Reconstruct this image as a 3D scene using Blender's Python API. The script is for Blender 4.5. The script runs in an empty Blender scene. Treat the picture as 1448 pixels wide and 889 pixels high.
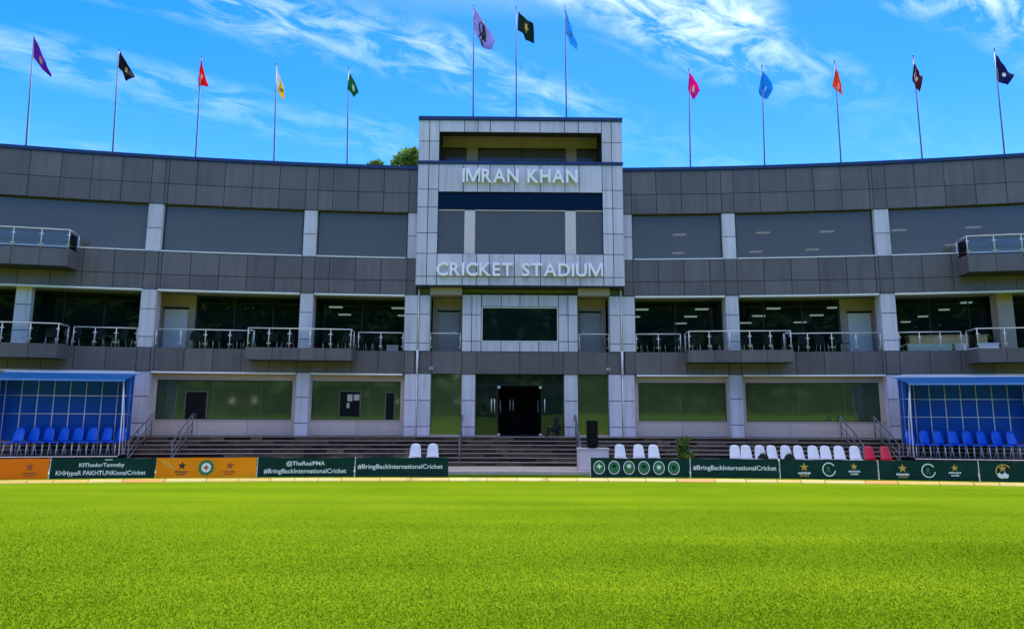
import bpy, math, random
import numpy as np
from mathutils import Matrix, Vector, noise
random.seed(7); rng = np.random.default_rng(7)
R_ = math.radians
scene = bpy.context.scene
COL = scene.collection

# ---------------------------------------------------------------- camera
cd = bpy.data.cameras.new('camera'); cam = bpy.data.objects.new('camera', cd); COL.objects.link(cam)
cd.sensor_width = 36; cd.lens = 36 * 947.18 / 1448; cd.clip_end = 2000; cd.clip_start = 0.1
cam.matrix_world = (Matrix.Translation((-0.705, 0, 2.19)) @ Matrix.Rotation(-0.0115, 4, 'Z')
                    @ Matrix.Rotation(math.pi / 2 + 0.1472, 4, 'X') @ Matrix.Rotation(0.0040, 4, 'Z'))
scene.camera = cam

# ---------------------------------------------------------------- sky, sun, exposure
SUN_EL, SUN_AZ = 71.0, 12.0          # high behind the building, a little to the right
w = bpy.data.worlds.new('World'); scene.world = w; w.use_nodes = True
nt = w.node_tree; nt.nodes.clear()
def N(t, **kw):
    n = nt.nodes.new(t)
    for k, v in kw.items(): setattr(n, k, v)
    return n
def L(a, b): nt.links.new(a, b)
sky = N('ShaderNodeTexSky', sky_type='NISHITA'); sky.sun_disc = False
sky.sun_elevation = R_(SUN_EL); sky.sun_rotation = R_(SUN_AZ); sky.air_density = 1.0; sky.dust_density = 0.35; sky.ozone_density = 2.0
hs = N('ShaderNodeHueSaturation'); hs.inputs['Saturation'].default_value = 1.52; hs.inputs['Hue'].default_value = 0.519; hs.inputs['Value'].default_value = 0.92
L(sky.outputs[0], hs.inputs['Color'])
tc = N('ShaderNodeTexCoord'); sep = N('ShaderNodeSeparateXYZ'); L(tc.outputs['Generated'], sep.inputs[0])
zc = N('ShaderNodeMath', operation='MAXIMUM'); L(sep.outputs[2], zc.inputs[0]); zc.inputs[1].default_value = 0.04
zz = N('ShaderNodeMath', operation='ADD'); L(zc.outputs[0], zz.inputs[0]); zz.inputs[1].default_value = 0.12
dx = N('ShaderNodeMath', operation='DIVIDE'); L(sep.outputs[0], dx.inputs[0]); L(zz.outputs[0], dx.inputs[1])
dy = N('ShaderNodeMath', operation='DIVIDE'); L(sep.outputs[1], dy.inputs[0]); L(zz.outputs[0], dy.inputs[1])
cmb = N('ShaderNodeCombineXYZ'); L(dx.outputs[0], cmb.inputs[0]); L(dy.outputs[0], cmb.inputs[1])
mp = N('ShaderNodeMapping'); mp.inputs['Rotation'].default_value = (0, 0, R_(-31)); L(cmb.outputs[0], mp.inputs[0])   # x along the cloud streets, y across them
wn = N('ShaderNodeTexNoise'); wn.inputs['Scale'].default_value = 2.2; wn.inputs['Detail'].default_value = 3; L(mp.outputs[0], wn.inputs['Vector'])
sp_ = N('ShaderNodeSeparateXYZ'); L(mp.outputs[0], sp_.inputs[0])
wr = N('ShaderNodeMath', operation='MULTIPLY_ADD'); L(wn.outputs[0], wr.inputs[0]); wr.inputs[1].default_value = 0.22; wr.inputs[2].default_value = -0.11 - 1.33
bb_ = N('ShaderNodeMath', operation='ADD'); L(sp_.outputs[1], bb_.inputs[0]); L(wr.outputs[0], bb_.inputs[1])
ang = N('ShaderNodeMath', operation='MULTIPLY'); L(bb_.outputs[0], ang.inputs[0]); ang.inputs[1].default_value = 2 * math.pi / 0.42
cs0 = N('ShaderNodeMath', operation='COSINE'); L(ang.outputs[0], cs0.inputs[0])
bandm = N('ShaderNodeMapRange'); bandm.inputs['From Min'].default_value = -0.55; bandm.inputs['From Max'].default_value = 0.9; L(cs0.outputs[0], bandm.inputs[0])
st_ = N('ShaderNodeMapping'); st_.inputs['Scale'].default_value = (4.6, 9.0, 1); st_.inputs['Rotation'].default_value = (0, 0, R_(8)); st_.inputs['Location'].default_value = (1.3, 0.4, 0); L(mp.outputs[0], st_.inputs[0])
n1 = N('ShaderNodeTexNoise'); n1.inputs['Scale'].default_value = 1.5; n1.inputs['Detail'].default_value = 10; n1.inputs['Roughness'].default_value = 0.62; n1.inputs['Distortion'].default_value = 0.6
L(st_.outputs[0], n1.inputs['Vector'])
n2 = N('ShaderNodeTexNoise'); n2.inputs['Scale'].default_value = 1.1; n2.inputs['Detail'].default_value = 2
mp2 = N('ShaderNodeMapping'); mp2.inputs['Location'].default_value = (4.7, 2.1, 0); L(mp.outputs[0], mp2.inputs[0]); L(mp2.outputs[0], n2.inputs['Vector'])
r1 = N('ShaderNodeMapRange'); r1.inputs['From Min'].default_value = 0.43; r1.inputs['From Max'].default_value = 0.76; L(n1.outputs[0], r1.inputs[0])
r2 = N('ShaderNodeMapRange'); r2.inputs['From Min'].default_value = 0.36; r2.inputs['From Max'].default_value = 0.60; r2.inputs['To Min'].default_value = 0.35; L(n2.outputs[0], r2.inputs[0])
m1 = N('ShaderNodeMath', operation='MULTIPLY'); L(r1.outputs[0], m1.inputs[0]); L(bandm.outputs[0], m1.inputs[1])
mul = N('ShaderNodeMath', operation='MULTIPLY'); L(m1.outputs[0], mul.inputs[0]); L(r2.outputs[0], mul.inputs[1])
el = N('ShaderNodeMapRange'); el.inputs['From Min'].default_value = 0.38; el.inputs['From Max'].default_value = 0.51; el.inputs['To Min'].default_value = 0.12; L(sep.outputs[2], el.inputs[0])
mul2 = N('ShaderNodeMath', operation='MULTIPLY'); L(mul.outputs[0], mul2.inputs[0]); L(el.outputs[0], mul2.inputs[1])
# unseen cirrus veil added above the frame to whiten and brighten the facade light
vl = N('ShaderNodeMapRange'); vl.inputs['From Min'].default_value = 0.53; vl.inputs['From Max'].default_value = 0.80; vl.inputs['To Max'].default_value = 1.3; L(sep.outputs[2], vl.inputs[0])
vm = N('ShaderNodeMath', operation='MULTIPLY'); L(vl.outputs[0], vm.inputs[0]); L(n1.outputs[0], vm.inputs[1])
clp = N('ShaderNodeMath', operation='ADD'); clp.use_clamp = True; L(mul2.outputs[0], clp.inputs[0]); L(vm.outputs[0], clp.inputs[1])
mix = N('ShaderNodeMixRGB'); L(clp.outputs[0], mix.inputs[0]); L(hs.outputs[0], mix.inputs[1]); mix.inputs[2].default_value = (5.2, 5.6, 6.0, 1)
bg = N('ShaderNodeBackground'); bg.inputs['Strength'].default_value = 0.12; L(mix.outputs[0], bg.inputs[0])
out = N('ShaderNodeOutputWorld'); L(bg.outputs[0], out.inputs[0])

sd = bpy.data.lights.new('sun', 'SUN'); sd.energy = 2.4; sd.angle = R_(0.6); sd.color = (1.0, 0.92, 0.78)
sun = bpy.data.objects.new('sun', sd); COL.objects.link(sun)
sun.rotation_euler = (R_(-(90 - SUN_EL)), 0, R_(-SUN_AZ)); sun.location = (0, 60, 80)
scene.view_settings.view_transform = 'Standard'; scene.view_settings.look = 'None'
scene.view_settings.gamma = 1; scene.view_settings.use_curve_mapping = False
scene.view_settings.exposure = 1.70

# ---------------------------------------------------------------- materials
MATS = {}
def mat(name, col, rough=0.6, metal=0.0, spec=0.5, var=0.0, noise_amt=0.0, nscale=3.0, bump=0.0, bscale=40.0, emit=None, streak=0.0, rnd_cols=None, coat=0.0, trans=0.0):
    m = bpy.data.materials.new(name); m.use_nodes = True; t = m.node_tree; b = t.nodes['Principled BSDF']
    b.inputs['Roughness'].default_value = rough; b.inputs['Metallic'].default_value = metal
    b.inputs['Specular IOR Level'].default_value = spec; b.inputs['Base Color'].default_value = (*col, 1)
    if coat: b.inputs['Coat Weight'].default_value = coat
    if emit: b.inputs['Emission Color'].default_value = (*emit[:3], 1); b.inputs['Emission Strength'].default_value = emit[3]
    src = None
    if rnd_cols:
        oi = t.nodes.new('ShaderNodeObjectInfo'); cr = t.nodes.new('ShaderNodeValToRGB')
        cr.color_ramp.interpolation = 'LINEAR'
        while len(cr.color_ramp.elements) < len(rnd_cols): cr.color_ramp.elements.new(0.5)
        for i, c in enumerate(rnd_cols):
            cr.color_ramp.elements[i].position = i / (len(rnd_cols) - 1); cr.color_ramp.elements[i].color = (*c, 1)
        t.links.new(oi.outputs['Random'], cr.inputs[0]); src = cr.outputs[0]
    def scale_by(fac_out):
        nonlocal src
        mx = t.nodes.new('ShaderNodeMixRGB'); mx.blend_type = 'MULTIPLY'; mx.inputs[0].default_value = 1
        if src: t.links.new(src, mx.inputs[1])
        else: mx.inputs[1].default_value = (*col, 1)
        t.links.new(fac_out, mx.inputs[2]); src = mx.outputs[0]
    if var:
        oi = t.nodes.new('ShaderNodeObjectInfo'); mr = t.nodes.new('ShaderNodeMapRange')
        mr.inputs['To Min'].default_value = 1 - var; mr.inputs['To Max'].default_value = 1 + var
        t.links.new(oi.outputs['Random'], mr.inputs[0]); scale_by(mr.outputs[0])
    geo = None
    if noise_amt or bump or streak:
        geo = t.nodes.new('ShaderNodeNewGeometry')
    if noise_amt:
        nz = t.nodes.new('ShaderNodeTexNoise'); nz.inputs['Scale'].default_value = nscale; nz.inputs['Detail'].default_value = 5
        t.links.new(geo.outputs['Position'], nz.inputs['Vector'])
        mr = t.nodes.new('ShaderNodeMapRange'); mr.inputs['From Min'].default_value = 0.3; mr.inputs['From Max'].default_value = 0.7
        mr.inputs['To Min'].default_value = 1 - noise_amt; mr.inputs['To Max'].default_value = 1 + noise_amt
        t.links.new(nz.outputs[0], mr.inputs[0]); scale_by(mr.outputs[0])
    if streak:
        mpn = t.nodes.new('ShaderNodeMapping'); mpn.inputs['Scale'].default_value = (5, 5, 0.28)
        t.links.new(geo.outputs['Position'], mpn.inputs[0])
        nz = t.nodes.new('ShaderNodeTexNoise'); nz.inputs['Scale'].default_value = 1.0; nz.inputs['Detail'].default_value = 4
        t.links.new(mpn.outputs[0], nz.inputs['Vector'])
        mr = t.nodes.new('ShaderNodeMapRange'); mr.inputs['From Min'].default_value = 0.45; mr.inputs['From Max'].default_value = 0.75
        mr.inputs['To Min'].default_value = 1.0; mr.inputs['To Max'].default_value = 1 - streak
        t.links.new(nz.outputs[0], mr.inputs[0]); scale_by(mr.outputs[0])
    if src: t.links.new(src, b.inputs['Base Color'])
    if bump:
        nz = t.nodes.new('ShaderNodeTexNoise'); nz.inputs['Scale'].default_value = bscale; nz.inputs['Detail'].default_value = 4
        t.links.new(geo.outputs['Position'], nz.inputs['Vector'])
        bp = t.nodes.new('ShaderNodeBump'); bp.inputs['Strength'].default_value = bump; bp.inputs['Distance'].default_value = 0.02
        t.links.new(nz.outputs[0], bp.inputs['Height']); t.links.new(bp.outputs[0], b.inputs['Normal'])
    if trans:
        o = t.nodes['Material Output']; tr = t.nodes.new('ShaderNodeBsdfTranslucent'); ms = t.nodes.new('ShaderNodeMixShader')
        ms.inputs[0].default_value = trans
        if src: t.links.new(src, tr.inputs[0])
        else: tr.inputs[0].default_value = (*col, 1)
        t.links.new(b.outputs[0], ms.inputs[1]); t.links.new(tr.outputs[0], ms.inputs[2]); t.links.new(ms.outputs[0], o.inputs[0])
    MATS[name] = m
    return m
def glass(name, tint, ior, rough=0.0, refl_col=None, refl_amt=0.0):
    m = bpy.data.materials.new(name); m.use_nodes = True; t = m.node_tree; t.nodes.clear()
    o = t.nodes.new('ShaderNodeOutputMaterial'); fr = t.nodes.new('ShaderNodeFresnel'); fr.inputs[0].default_value = ior
    tr = t.nodes.new('ShaderNodeBsdfTransparent'); tr.inputs[0].default_value = (*tint, 1)
    gl = t.nodes.new('ShaderNodeBsdfGlossy'); gl.inputs['Roughness'].default_value = rough
    geo = t.nodes.new('ShaderNodeNewGeometry'); nz = t.nodes.new('ShaderNodeTexNoise'); nz.inputs['Scale'].default_value = 0.45
    t.links.new(geo.outputs['Position'], nz.inputs['Vector'])
    bp = t.nodes.new('ShaderNodeBump'); bp.inputs['Strength'].default_value = 0.05; bp.inputs['Distance'].default_value = 0.06
    t.links.new(nz.outputs[0], bp.inputs['Height']); t.links.new(bp.outputs[0], gl.inputs['Normal'])
    base = tr.outputs[0]
    if refl_col:
        df = t.nodes.new('ShaderNodeBsdfDiffuse'); df.inputs[0].default_value = (*refl_col, 1)  # diffuse colour stands in for reflections on the pane
        mf = t.nodes.new('ShaderNodeMixShader'); mf.inputs[0].default_value = refl_amt
        t.links.new(tr.outputs[0], mf.inputs[1]); t.links.new(df.outputs[0], mf.inputs[2]); base = mf.outputs[0]
    ms = t.nodes.new('ShaderNodeMixShader')
    t.links.new(fr.outputs[0], ms.inputs[0]); t.links.new(base, ms.inputs[1]); t.links.new(gl.outputs[0], ms.inputs[2]); t.links.new(ms.outputs[0], o.inputs[0])
    MATS[name] = m; return m

mat('charcoal', (0.142, 0.112, 0.115), 0.45, var=0.13, noise_amt=0.10, nscale=0.8, streak=0.22)
mat('joint', (0.012, 0.012, 0.014), 0.9)
mat('silver', (0.66, 0.575, 0.645), 0.38, var=0.09, noise_amt=0.05, nscale=0.9, streak=0.24)
mat('silver_joint', (0.012, 0.012, 0.015), 0.9)
mat('white_trim', (0.85, 0.78, 0.80), 0.5, noise_amt=0.05)
mat('navy', (0.012, 0.03, 0.11), 0.35, noise_amt=0.1)
mat('beige', (0.46, 0.33, 0.28), 0.75, noise_amt=0.07, nscale=1.5, streak=0.06)
mat('frame_beige', (0.58, 0.43, 0.35), 0.6, noise_amt=0.05)
mat('sill_wall', (0.60, 0.44, 0.38), 0.55, var=0.05, noise_amt=0.05)
mat('door_white', (0.76, 0.66, 0.72), 0.5, noise_amt=0.03)
mat('door_grey', (0.38, 0.31, 0.34), 0.5, noise_amt=0.04)
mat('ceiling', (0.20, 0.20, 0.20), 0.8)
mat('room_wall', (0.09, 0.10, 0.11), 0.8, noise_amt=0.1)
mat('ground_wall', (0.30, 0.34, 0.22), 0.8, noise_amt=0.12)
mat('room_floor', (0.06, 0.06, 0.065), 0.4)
mat('ground_frame', (0.10, 0.12, 0.06), 0.5)
mat('dark_frame', (0.02, 0.02, 0.022), 0.4)
mat('black', (0.006, 0.006, 0.007), 0.6, spec=0.15)
mat('black_cloth', (0.012, 0.012, 0.015), 0.9)
mat('skin', (0.25, 0.14, 0.09), 0.6)
mat('steel', (0.74, 0.66, 0.63), 0.38, metal=0.5)
mat('rail_steel', (0.20, 0.19, 0.20), 0.4, metal=0.7)
mat('pole_metal', (0.16, 0.17, 0.19), 0.35, metal=0.5)
mat('lamp', (0.8, 0.8, 0.8), emit=(1.0, 0.90, 0.74, 0.5))
glass('glass_upper', (0.42, 0.44, 0.46), 1.5, refl_col=(0.25, 0.20, 0.165), refl_amt=0.42)
glass('glass_terrace', (0.46, 0.58, 0.60), 1.45, refl_col=(0.016, 0.040, 0.040), refl_amt=0.28)
glass('glass_ground', (0.55, 0.62, 0.50), 2.2, rough=0.05, refl_col=(0.14, 0.185, 0.075), refl_amt=0.42)
glass('glass_entry', (0.50, 0.56, 0.54), 1.7, rough=0.02, refl_col=(0.035, 0.055, 0.045), refl_amt=0.35)
glass('glass_rail', (0.88, 0.94, 0.93), 1.35)
mat('navy_glass', (0.003, 0.012, 0.034), 0.15, spec=0.12)
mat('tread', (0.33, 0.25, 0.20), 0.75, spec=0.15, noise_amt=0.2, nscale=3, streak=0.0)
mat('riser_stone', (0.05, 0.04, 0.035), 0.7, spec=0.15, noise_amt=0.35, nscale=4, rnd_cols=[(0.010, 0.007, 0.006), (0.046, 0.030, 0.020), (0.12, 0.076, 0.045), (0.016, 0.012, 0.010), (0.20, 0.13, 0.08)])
mat('mortar', (0.02, 0.018, 0.017), 0.9)
mat('pavement', (0.55, 0.43, 0.35), 0.8, noise_amt=0.12, nscale=2)
mat('deck', (0.008, 0.008, 0.009), 0.8, spec=0.1)
mat('blue_sheet', (0.004, 0.115, 0.34), 0.38, noise_amt=0.08)
mat('blue_back', (0.002, 0.070, 0.36), 0.5, spec=0.2, noise_amt=0.08)
mat('blue_seat', (0.004, 0.12, 0.74), 0.35)
mat('white_tube', (0.80, 0.76, 0.85), 0.35)
mat('white_plastic', (0.90, 0.82, 0.82), 0.35, noise_amt=0.04)
mat('red_plastic', (0.70, 0.02, 0.035), 0.35)
mat('board_green', (0.003, 0.036, 0.026), 0.6, spec=0.15, noise_amt=0.22, nscale=1.6)
mat('board_orange', (1.0, 0.19, 0.005), 0.6, spec=0.1, noise_amt=0.08, nscale=0.9)
mat('board_bright', (1.0, 0.28, 0.005), 0.6, spec=0.1, noise_amt=0.10, nscale=0.9)
mat('board_amber', (0.86, 0.36, 0.03), 0.45)
mat('board_back', (0.25, 0.25, 0.25), 0.7)
mat('print_white', (0.88, 0.84, 0.82), 0.5)
mat('print_gold', (0.62, 0.36, 0.06), 0.5)
mat('print_black', (0.02, 0.025, 0.015), 0.5)
mat('print_green', (0.02, 0.18, 0.06), 0.5)
mat('print_rust', (0.42, 0.09, 0.01), 0.5)
mat('letter_white', (1.0, 0.93, 0.97), 0.6, spec=0.2)
mat('rope_yellow', (0.46, 0.32, 0.06), 0.6, noise_amt=0.08)
mat('rope_cream', (0.46, 0.36, 0.11), 0.6, noise_amt=0.08)
mat('rope_orange', (0.52, 0.24, 0.05), 0.6, noise_amt=0.08)
mat('plinth', (0.74, 0.57, 0.60), 0.6, noise_amt=0.06)
mat('leaf', (0.11, 0.20, 0.02), 0.5, trans=0.35, noise_amt=0.5, nscale=1.4)
mat('leaf_pot', (0.13, 0.19, 0.03), 0.5, trans=0.3, noise_amt=0.6, nscale=9)
mat('leaf_far', (0.055, 0.125, 0.012), 0.7, trans=0.3, noise_amt=0.45, nscale=0.12)
mat('bark', (0.09, 0.065, 0.045), 0.9, noise_amt=0.3, nscale=8, bump=0.5)
mat('pot', (0.20, 0.09, 0.05), 0.8)
mat('tan_wood', (0.62, 0.36, 0.17), 0.6, noise_amt=0.12, nscale=4)
mat('table_white', (0.88, 0.80, 0.80), 0.5, noise_amt=0.06, nscale=6)

# ---------------------------------------------------------------- geometry helpers
W = {}
def put(ob, parent=None, M=None):
    COL.objects.link(ob)
    M = M if M is not None else Matrix.Identity(4)
    ob.matrix_basis = M; W[ob] = M
    if parent is not None:
        ob.parent = parent; ob.matrix_parent_inverse = W[parent].inverted()
    return ob
def tag(o, label=None, cat=None, group=None, kind=None):
    if label: o['label'] = label
    if cat: o['category'] = cat
    if group: o['group'] = group
    if kind: o['kind'] = kind
    return o
def empty(name, loc=(0, 0, 0), rz=0, parent=None):
    o = bpy.data.objects.new(name, None); o.empty_display_size = 0.2
    return put(o, parent, Matrix.Translation(loc) @ Matrix.Rotation(rz, 4, 'Z'))
class MB:
    def __init__(s): s.v = []; s.f = []
    def add(s, v, f):
        k = len(s.v); s.v += [tuple(p) for p in v]; s.f += [tuple(i + k for i in q) for q in f]; return s
    def box(s, x0, x1, y0, y1, z0, z1):
        v = [(x0, y0, z0), (x1, y0, z0), (x1, y1, z0), (x0, y1, z0), (x0, y0, z1), (x1, y0, z1), (x1, y1, z1), (x0, y1, z1)]
        return s.add(v, [(0, 3, 2, 1), (4, 5, 6, 7), (0, 1, 5, 4), (1, 2, 6, 5), (2, 3, 7, 6), (3, 0, 4, 7)])
    def tube(s, pts, r, n=6, caps=True):
        pts = [Vector(p) for p in pts]; rings = []
        rr = r if isinstance(r, (list, tuple)) else [r] * len(pts)
        for i, p in enumerate(pts):
            d = (pts[min(i + 1, len(pts) - 1)] - pts[max(i - 1, 0)]).normalized()
            a = d.orthogonal().normalized() if i == 0 else (rings[-1][1] - d * rings[-1][1].dot(d)).normalized()
            b = d.cross(a)
            rings.append(([p + (a * math.cos(2 * math.pi * k / n) + b * math.sin(2 * math.pi * k / n)) * rr[i] for k in range(n)], a))
        v = [q for r_, _ in rings for q in r_]; f = []
        for i in range(len(pts) - 1):
            for k in range(n):
                f.append((i * n + k, i * n + (k + 1) % n, (i + 1) * n + (k + 1) % n, (i + 1) * n + k))
        if caps: f.append(tuple(range(n - 1, -1, -1))); f.append(tuple(range((len(pts) - 1) * n, len(pts) * n)))
        return s.add(v, f)
    def prism(s, poly, y0, y1):          # poly in XZ, extruded in Y
        n = len(poly); v = [(x, y0, z) for x, z in poly] + [(x, y1, z) for x, z in poly]
        f = [tuple(range(n)), tuple(range(2 * n - 1, n - 1, -1))] + [(i, i + n, (i + 1) % n + n, (i + 1) % n) for i in range(n)]
        return s.add(v, f)
    def shell(s, G, t):                  # grid of points G[i][j] thickened along its normals
        ni, nj = len(G), len(G[0]); G = [[Vector(p) for p in r] for r in G]
        top, bot = [], []
        for i in range(ni):
            for j in range(nj):
                a = G[min(i + 1, ni - 1)][j] - G[max(i - 1, 0)][j]; b = G[i][min(j + 1, nj - 1)] - G[i][max(j - 1, 0)]
                nn = a.cross(b); nn = nn.normalized() if nn.length > 1e-9 else Vector((0, 0, 1))
                top.append(G[i][j] + nn * t / 2); bot.append(G[i][j] - nn * t / 2)
        k = ni * nj; f = []
        for i in range(ni - 1):
            for j in range(nj - 1):
                q = (i * nj + j, (i + 1) * nj + j, (i + 1) * nj + j + 1, i * nj + j + 1)
                f.append(q); f.append(tuple(x + k for x in reversed(q)))
        edge = [(0, j) for j in range(nj)] + [(i, nj - 1) for i in range(1, ni)] + [(ni - 1, j) for j in range(nj - 2, -1, -1)] + [(i, 0) for i in range(ni - 2, 0, -1)]
        idx = [i * nj + j for i, j in edge]
        for a, b in zip(idx, idx[1:] + idx[:1]): f.append((a, b, b + k, a + k))
        return s.add(top + bot, f)
    def build(s, name, m, parent=None, M=None, smooth=False):
        me = bpy.data.meshes.new(name); me.from_pydata(s.v, [], s.f); me.update()
        if smooth: me.polygons.foreach_set('use_smooth', [True] * len(me.polygons))
        me.materials.append(MATS[m])
        return put(bpy.data.objects.new(name, me), parent, M)
BOXES = {}
def box(name, parent, c, size, m, rz=0.0):
    key = (tuple(round(x, 3) for x in size), m)
    if key not in BOXES:
        a, b, c2 = (x / 2 for x in size); mb = MB().box(-a, a, -b, b, -c2, c2)
        me = bpy.data.meshes.new(name); me.from_pydata(mb.v, [], mb.f); me.update(); me.materials.append(MATS[m]); BOXES[key] = me
    return put(bpy.data.objects.new(name, BOXES[key]), parent, Matrix.Translation(c) @ Matrix.Rotation(rz, 4, 'Z'))
def box6(name, parent, x0, x1, y0, y1, z0, z1, m):
    return box(name, parent, ((x0 + x1) / 2, (y0 + y1) / 2, (z0 + z1) / 2), (x1 - x0, y1 - y0, z1 - z0), m)
def copy_tree(o, parent=None, M=None):
    c = o.copy(); COL.objects.link(c); W[c] = M if M is not None else o.matrix_basis.copy()
    if M is not None: c.matrix_basis = M
    c.parent = parent
    for ch in KIDS.get(o, []): copy_tree(ch, c)
    KIDS.setdefault(c, [])
    return c
KIDS = {}
def kids(root):
    for o in bpy.data.objects:
        if o.parent: KIDS.setdefault(o.parent, [])
    def rec(o):
        KIDS[o] = [c for c in bpy.data.objects if c.parent == o]
        for c in KIDS[o]: rec(c)
    rec(root)

# facade curve: concave towards the field
D0, RW = 30.06, 105.3
def arcY(x, D=D0, R=RW): return D - x * x / (2 * R)
def arcP(x, off=0.0, z=0.0, D=D0, R=RW):
    n = Vector((-x / R, -1)); n.normalize()
    return Vector((x + n.x * off, arcY(x, D, R) + n.y * off, z))
def arcA(x, R=RW): return math.atan(-x / R)
def arc_solid(name, parent, x0, x1, off0, off1, z0, z1, m, D=D0, R=RW, step=1.2):
    n = max(1, int(abs(x1 - x0) / step)); v = []; f = []
    for i in range(n + 1):
        x = x0 + (x1 - x0) * i / n
        v += [arcP(x, off0, z0, D, R), arcP(x, off1, z0, D, R), arcP(x, off1, z1, D, R), arcP(x, off0, z1, D, R)]
    for i in range(n):
        for k in range(4): f.append((4 * i + k, 4 * i + (k + 1) % 4, 4 * i + 4 + (k + 1) % 4, 4 * i + 4 + k))
    f.append((0, 3, 2, 1)); f.append((4 * n, 4 * n + 1, 4 * n + 2, 4 * n + 3))
    return MB().add(v, f).build(name, m, parent)
def arc_box(name, parent, x0, x1, off0, off1, z0, z1, m, D=D0, R=RW, gap=0.0):
    xc = (x0 + x1) / 2; c = arcP(xc, (off0 + off1) / 2, (z0 + z1) / 2, D, R)
    wd = (x1 - x0) * math.sqrt(1 + (xc / R) ** 2) * (1 - ((off0 + off1) / 2) / R) - gap
    return box(name, parent, c, (round(wd, 3), off1 - off0, z1 - z0 - gap), m, arcA(xc, R))

# ================================================================= SETTING
def grass_mat(name, c_lo, c_hi, stripes, bump=True):
    m = bpy.data.materials.new(name); m.use_nodes = True; t = m.node_tree; b = t.nodes['Principled BSDF']
    b.inputs['Roughness'].default_value = 1.0; b.inputs['Specular IOR Level'].default_value = 0.0
    g = t.nodes.new('ShaderNodeNewGeometry')
    def nz(scale, det, vec=None):
        n = t.nodes.new('ShaderNodeTexNoise'); n.inputs['Scale'].default_value = scale; n.inputs['Detail'].default_value = det
        t.links.new(vec or g.outputs['Position'], n.inputs['Vector']); return n.outputs[0]
    a = nz(38, 5); bb = nz(0.33, 4)
    mpn = t.nodes.new('ShaderNodeMapping'); mpn.inputs['Scale'].default_value = (0.05, 0.75, 1); mpn.inputs['Rotation'].default_value = (0, 0, R_(5))
    t.links.new(g.outputs['Position'], mpn.inputs[0]); st = nz(1.0, 3, mpn.outputs[0])
    add = t.nodes.new('ShaderNodeMath'); add.operation = 'MULTIPLY_ADD'; t.links.new(bb, add.inputs[0]); add.inputs[1].default_value = 0.55
    t.links.new(a, add.inputs[2])
    add2 = t.nodes.new('ShaderNodeMath'); add2.operation = 'MULTIPLY_ADD'; t.links.new(st, add2.inputs[0]); add2.inputs[1].default_value = stripes
    t.links.new(add.outputs[0], add2.inputs[2])
    cr = t.nodes.new('ShaderNodeMapRange'); mid = 0.5 + 0.275 + 0.5 * stripes
    cr.inputs['From Min'].default_value = mid - 0.33; cr.inputs['From Max'].default_value = mid + 0.33; t.links.new(add2.outputs[0], cr.inputs[0])
    mx = t.nodes.new('ShaderNodeMixRGB'); t.links.new(cr.outputs[0], mx.inputs[0]); mx.inputs[1].default_value = (*c_lo, 1); mx.inputs[2].default_value = (*c_hi, 1)
    t.links.new(mx.outputs[0], b.inputs['Base Color'])
    if bump:
        bn = t.nodes.new('ShaderNodeBump'); bn.inputs['Strength'].default_value = 0.6; bn.inputs['Distance'].default_value = 0.03
        t.links.new(nz(26, 6), bn.inputs['Height']); t.links.new(bn.outputs[0], b.inputs['Normal'])
    else:
        o = t.nodes['Material Output']; tr = t.nodes.new('ShaderNodeBsdfTranslucent'); ms = t.nodes.new('ShaderNodeMixShader'); ms.inputs[0].default_value = 0.45
        t.links.new(mx.outputs[0], tr.inputs[0]); t.links.new(b.outputs[0], ms.inputs[1]); t.links.new(tr.outputs[0], ms.inputs[2]); t.links.new(ms.outputs[0], o.inputs[0])
    MATS[name] = m
grass_mat('turf', (0.058, 0.110, 0.003), (0.118, 0.184, 0.006), 0.9)
grass_mat('bank', (0.045, 0.095, 0.004), (0.085, 0.16, 0.006), 0.6)
grass_mat('blade', (0.074, 0.140, 0.003), (0.145, 0.228, 0.007), 0.9, bump=False)
# ground sheet
v, f = [], []
xs = [-600, -200, -80, -40, -20, 0, 20, 40, 80, 200, 600]; ys = [-600, -200, -90, -50, -20, 0, 10, 20, 30, 60, 200, 900]
for y in ys:
    for x in xs: v.append((x, y, 0))
for j in range(len(ys) - 1):
    for i in range(len(xs) - 1):
        k = j * len(xs) + i; f.append((k, k + 1, k + 1 + len(xs), k + len(xs)))
tag(MB().add(v, f).build('ground', 'turf'), kind='structure')
# unseen grassy bank added opposite for a light green reflection in the ground-floor glass
v, f = [], []
for i in range(41):
    x = -200 + 10 * i
    for y, z in ((-62, -0.05), (-68, 0.5), (-78, 1.3), (-92, 2.0), (-130, 2.2)): v.append((x, y + 0.0012 * x * x * 0, z + 0.4 * math.sin(x * 0.05)))
for i in range(40):
    for k in range(4): f.append((i * 5 + k, i * 5 + k + 1, i * 5 + k + 6, i * 5 + k + 5))
tag(MB().add(v, f).build('reflection_bank', 'bank', smooth=True), kind='structure')
def leaf_cloud(centers, radii, n, size, squash=0.8):
    c = np.asarray(centers, float); r = np.asarray(radii, float)
    pick = rng.integers(0, len(c), n); d = rng.normal(size=(n, 3)); d /= np.linalg.norm(d, axis=1)[:, None]
    rad = rng.random(n) ** 0.45
    p = c[pick] + d * (rad * r[pick])[:, None] * np.array([1, 1, squash])
    a = rng.normal(size=(n, 3)); a /= np.linalg.norm(a, axis=1)[:, None]
    b = np.cross(a, rng.normal(size=(n, 3))); b /= np.linalg.norm(b, axis=1)[:, None]
    s = (size * (0.6 + 0.8 * rng.random(n)))[:, None]
    v = np.stack([p - a * s, p - b * s * 0.45, p + a * s, p + b * s * 0.45], 1).reshape(-1, 3)
    return v
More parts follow.
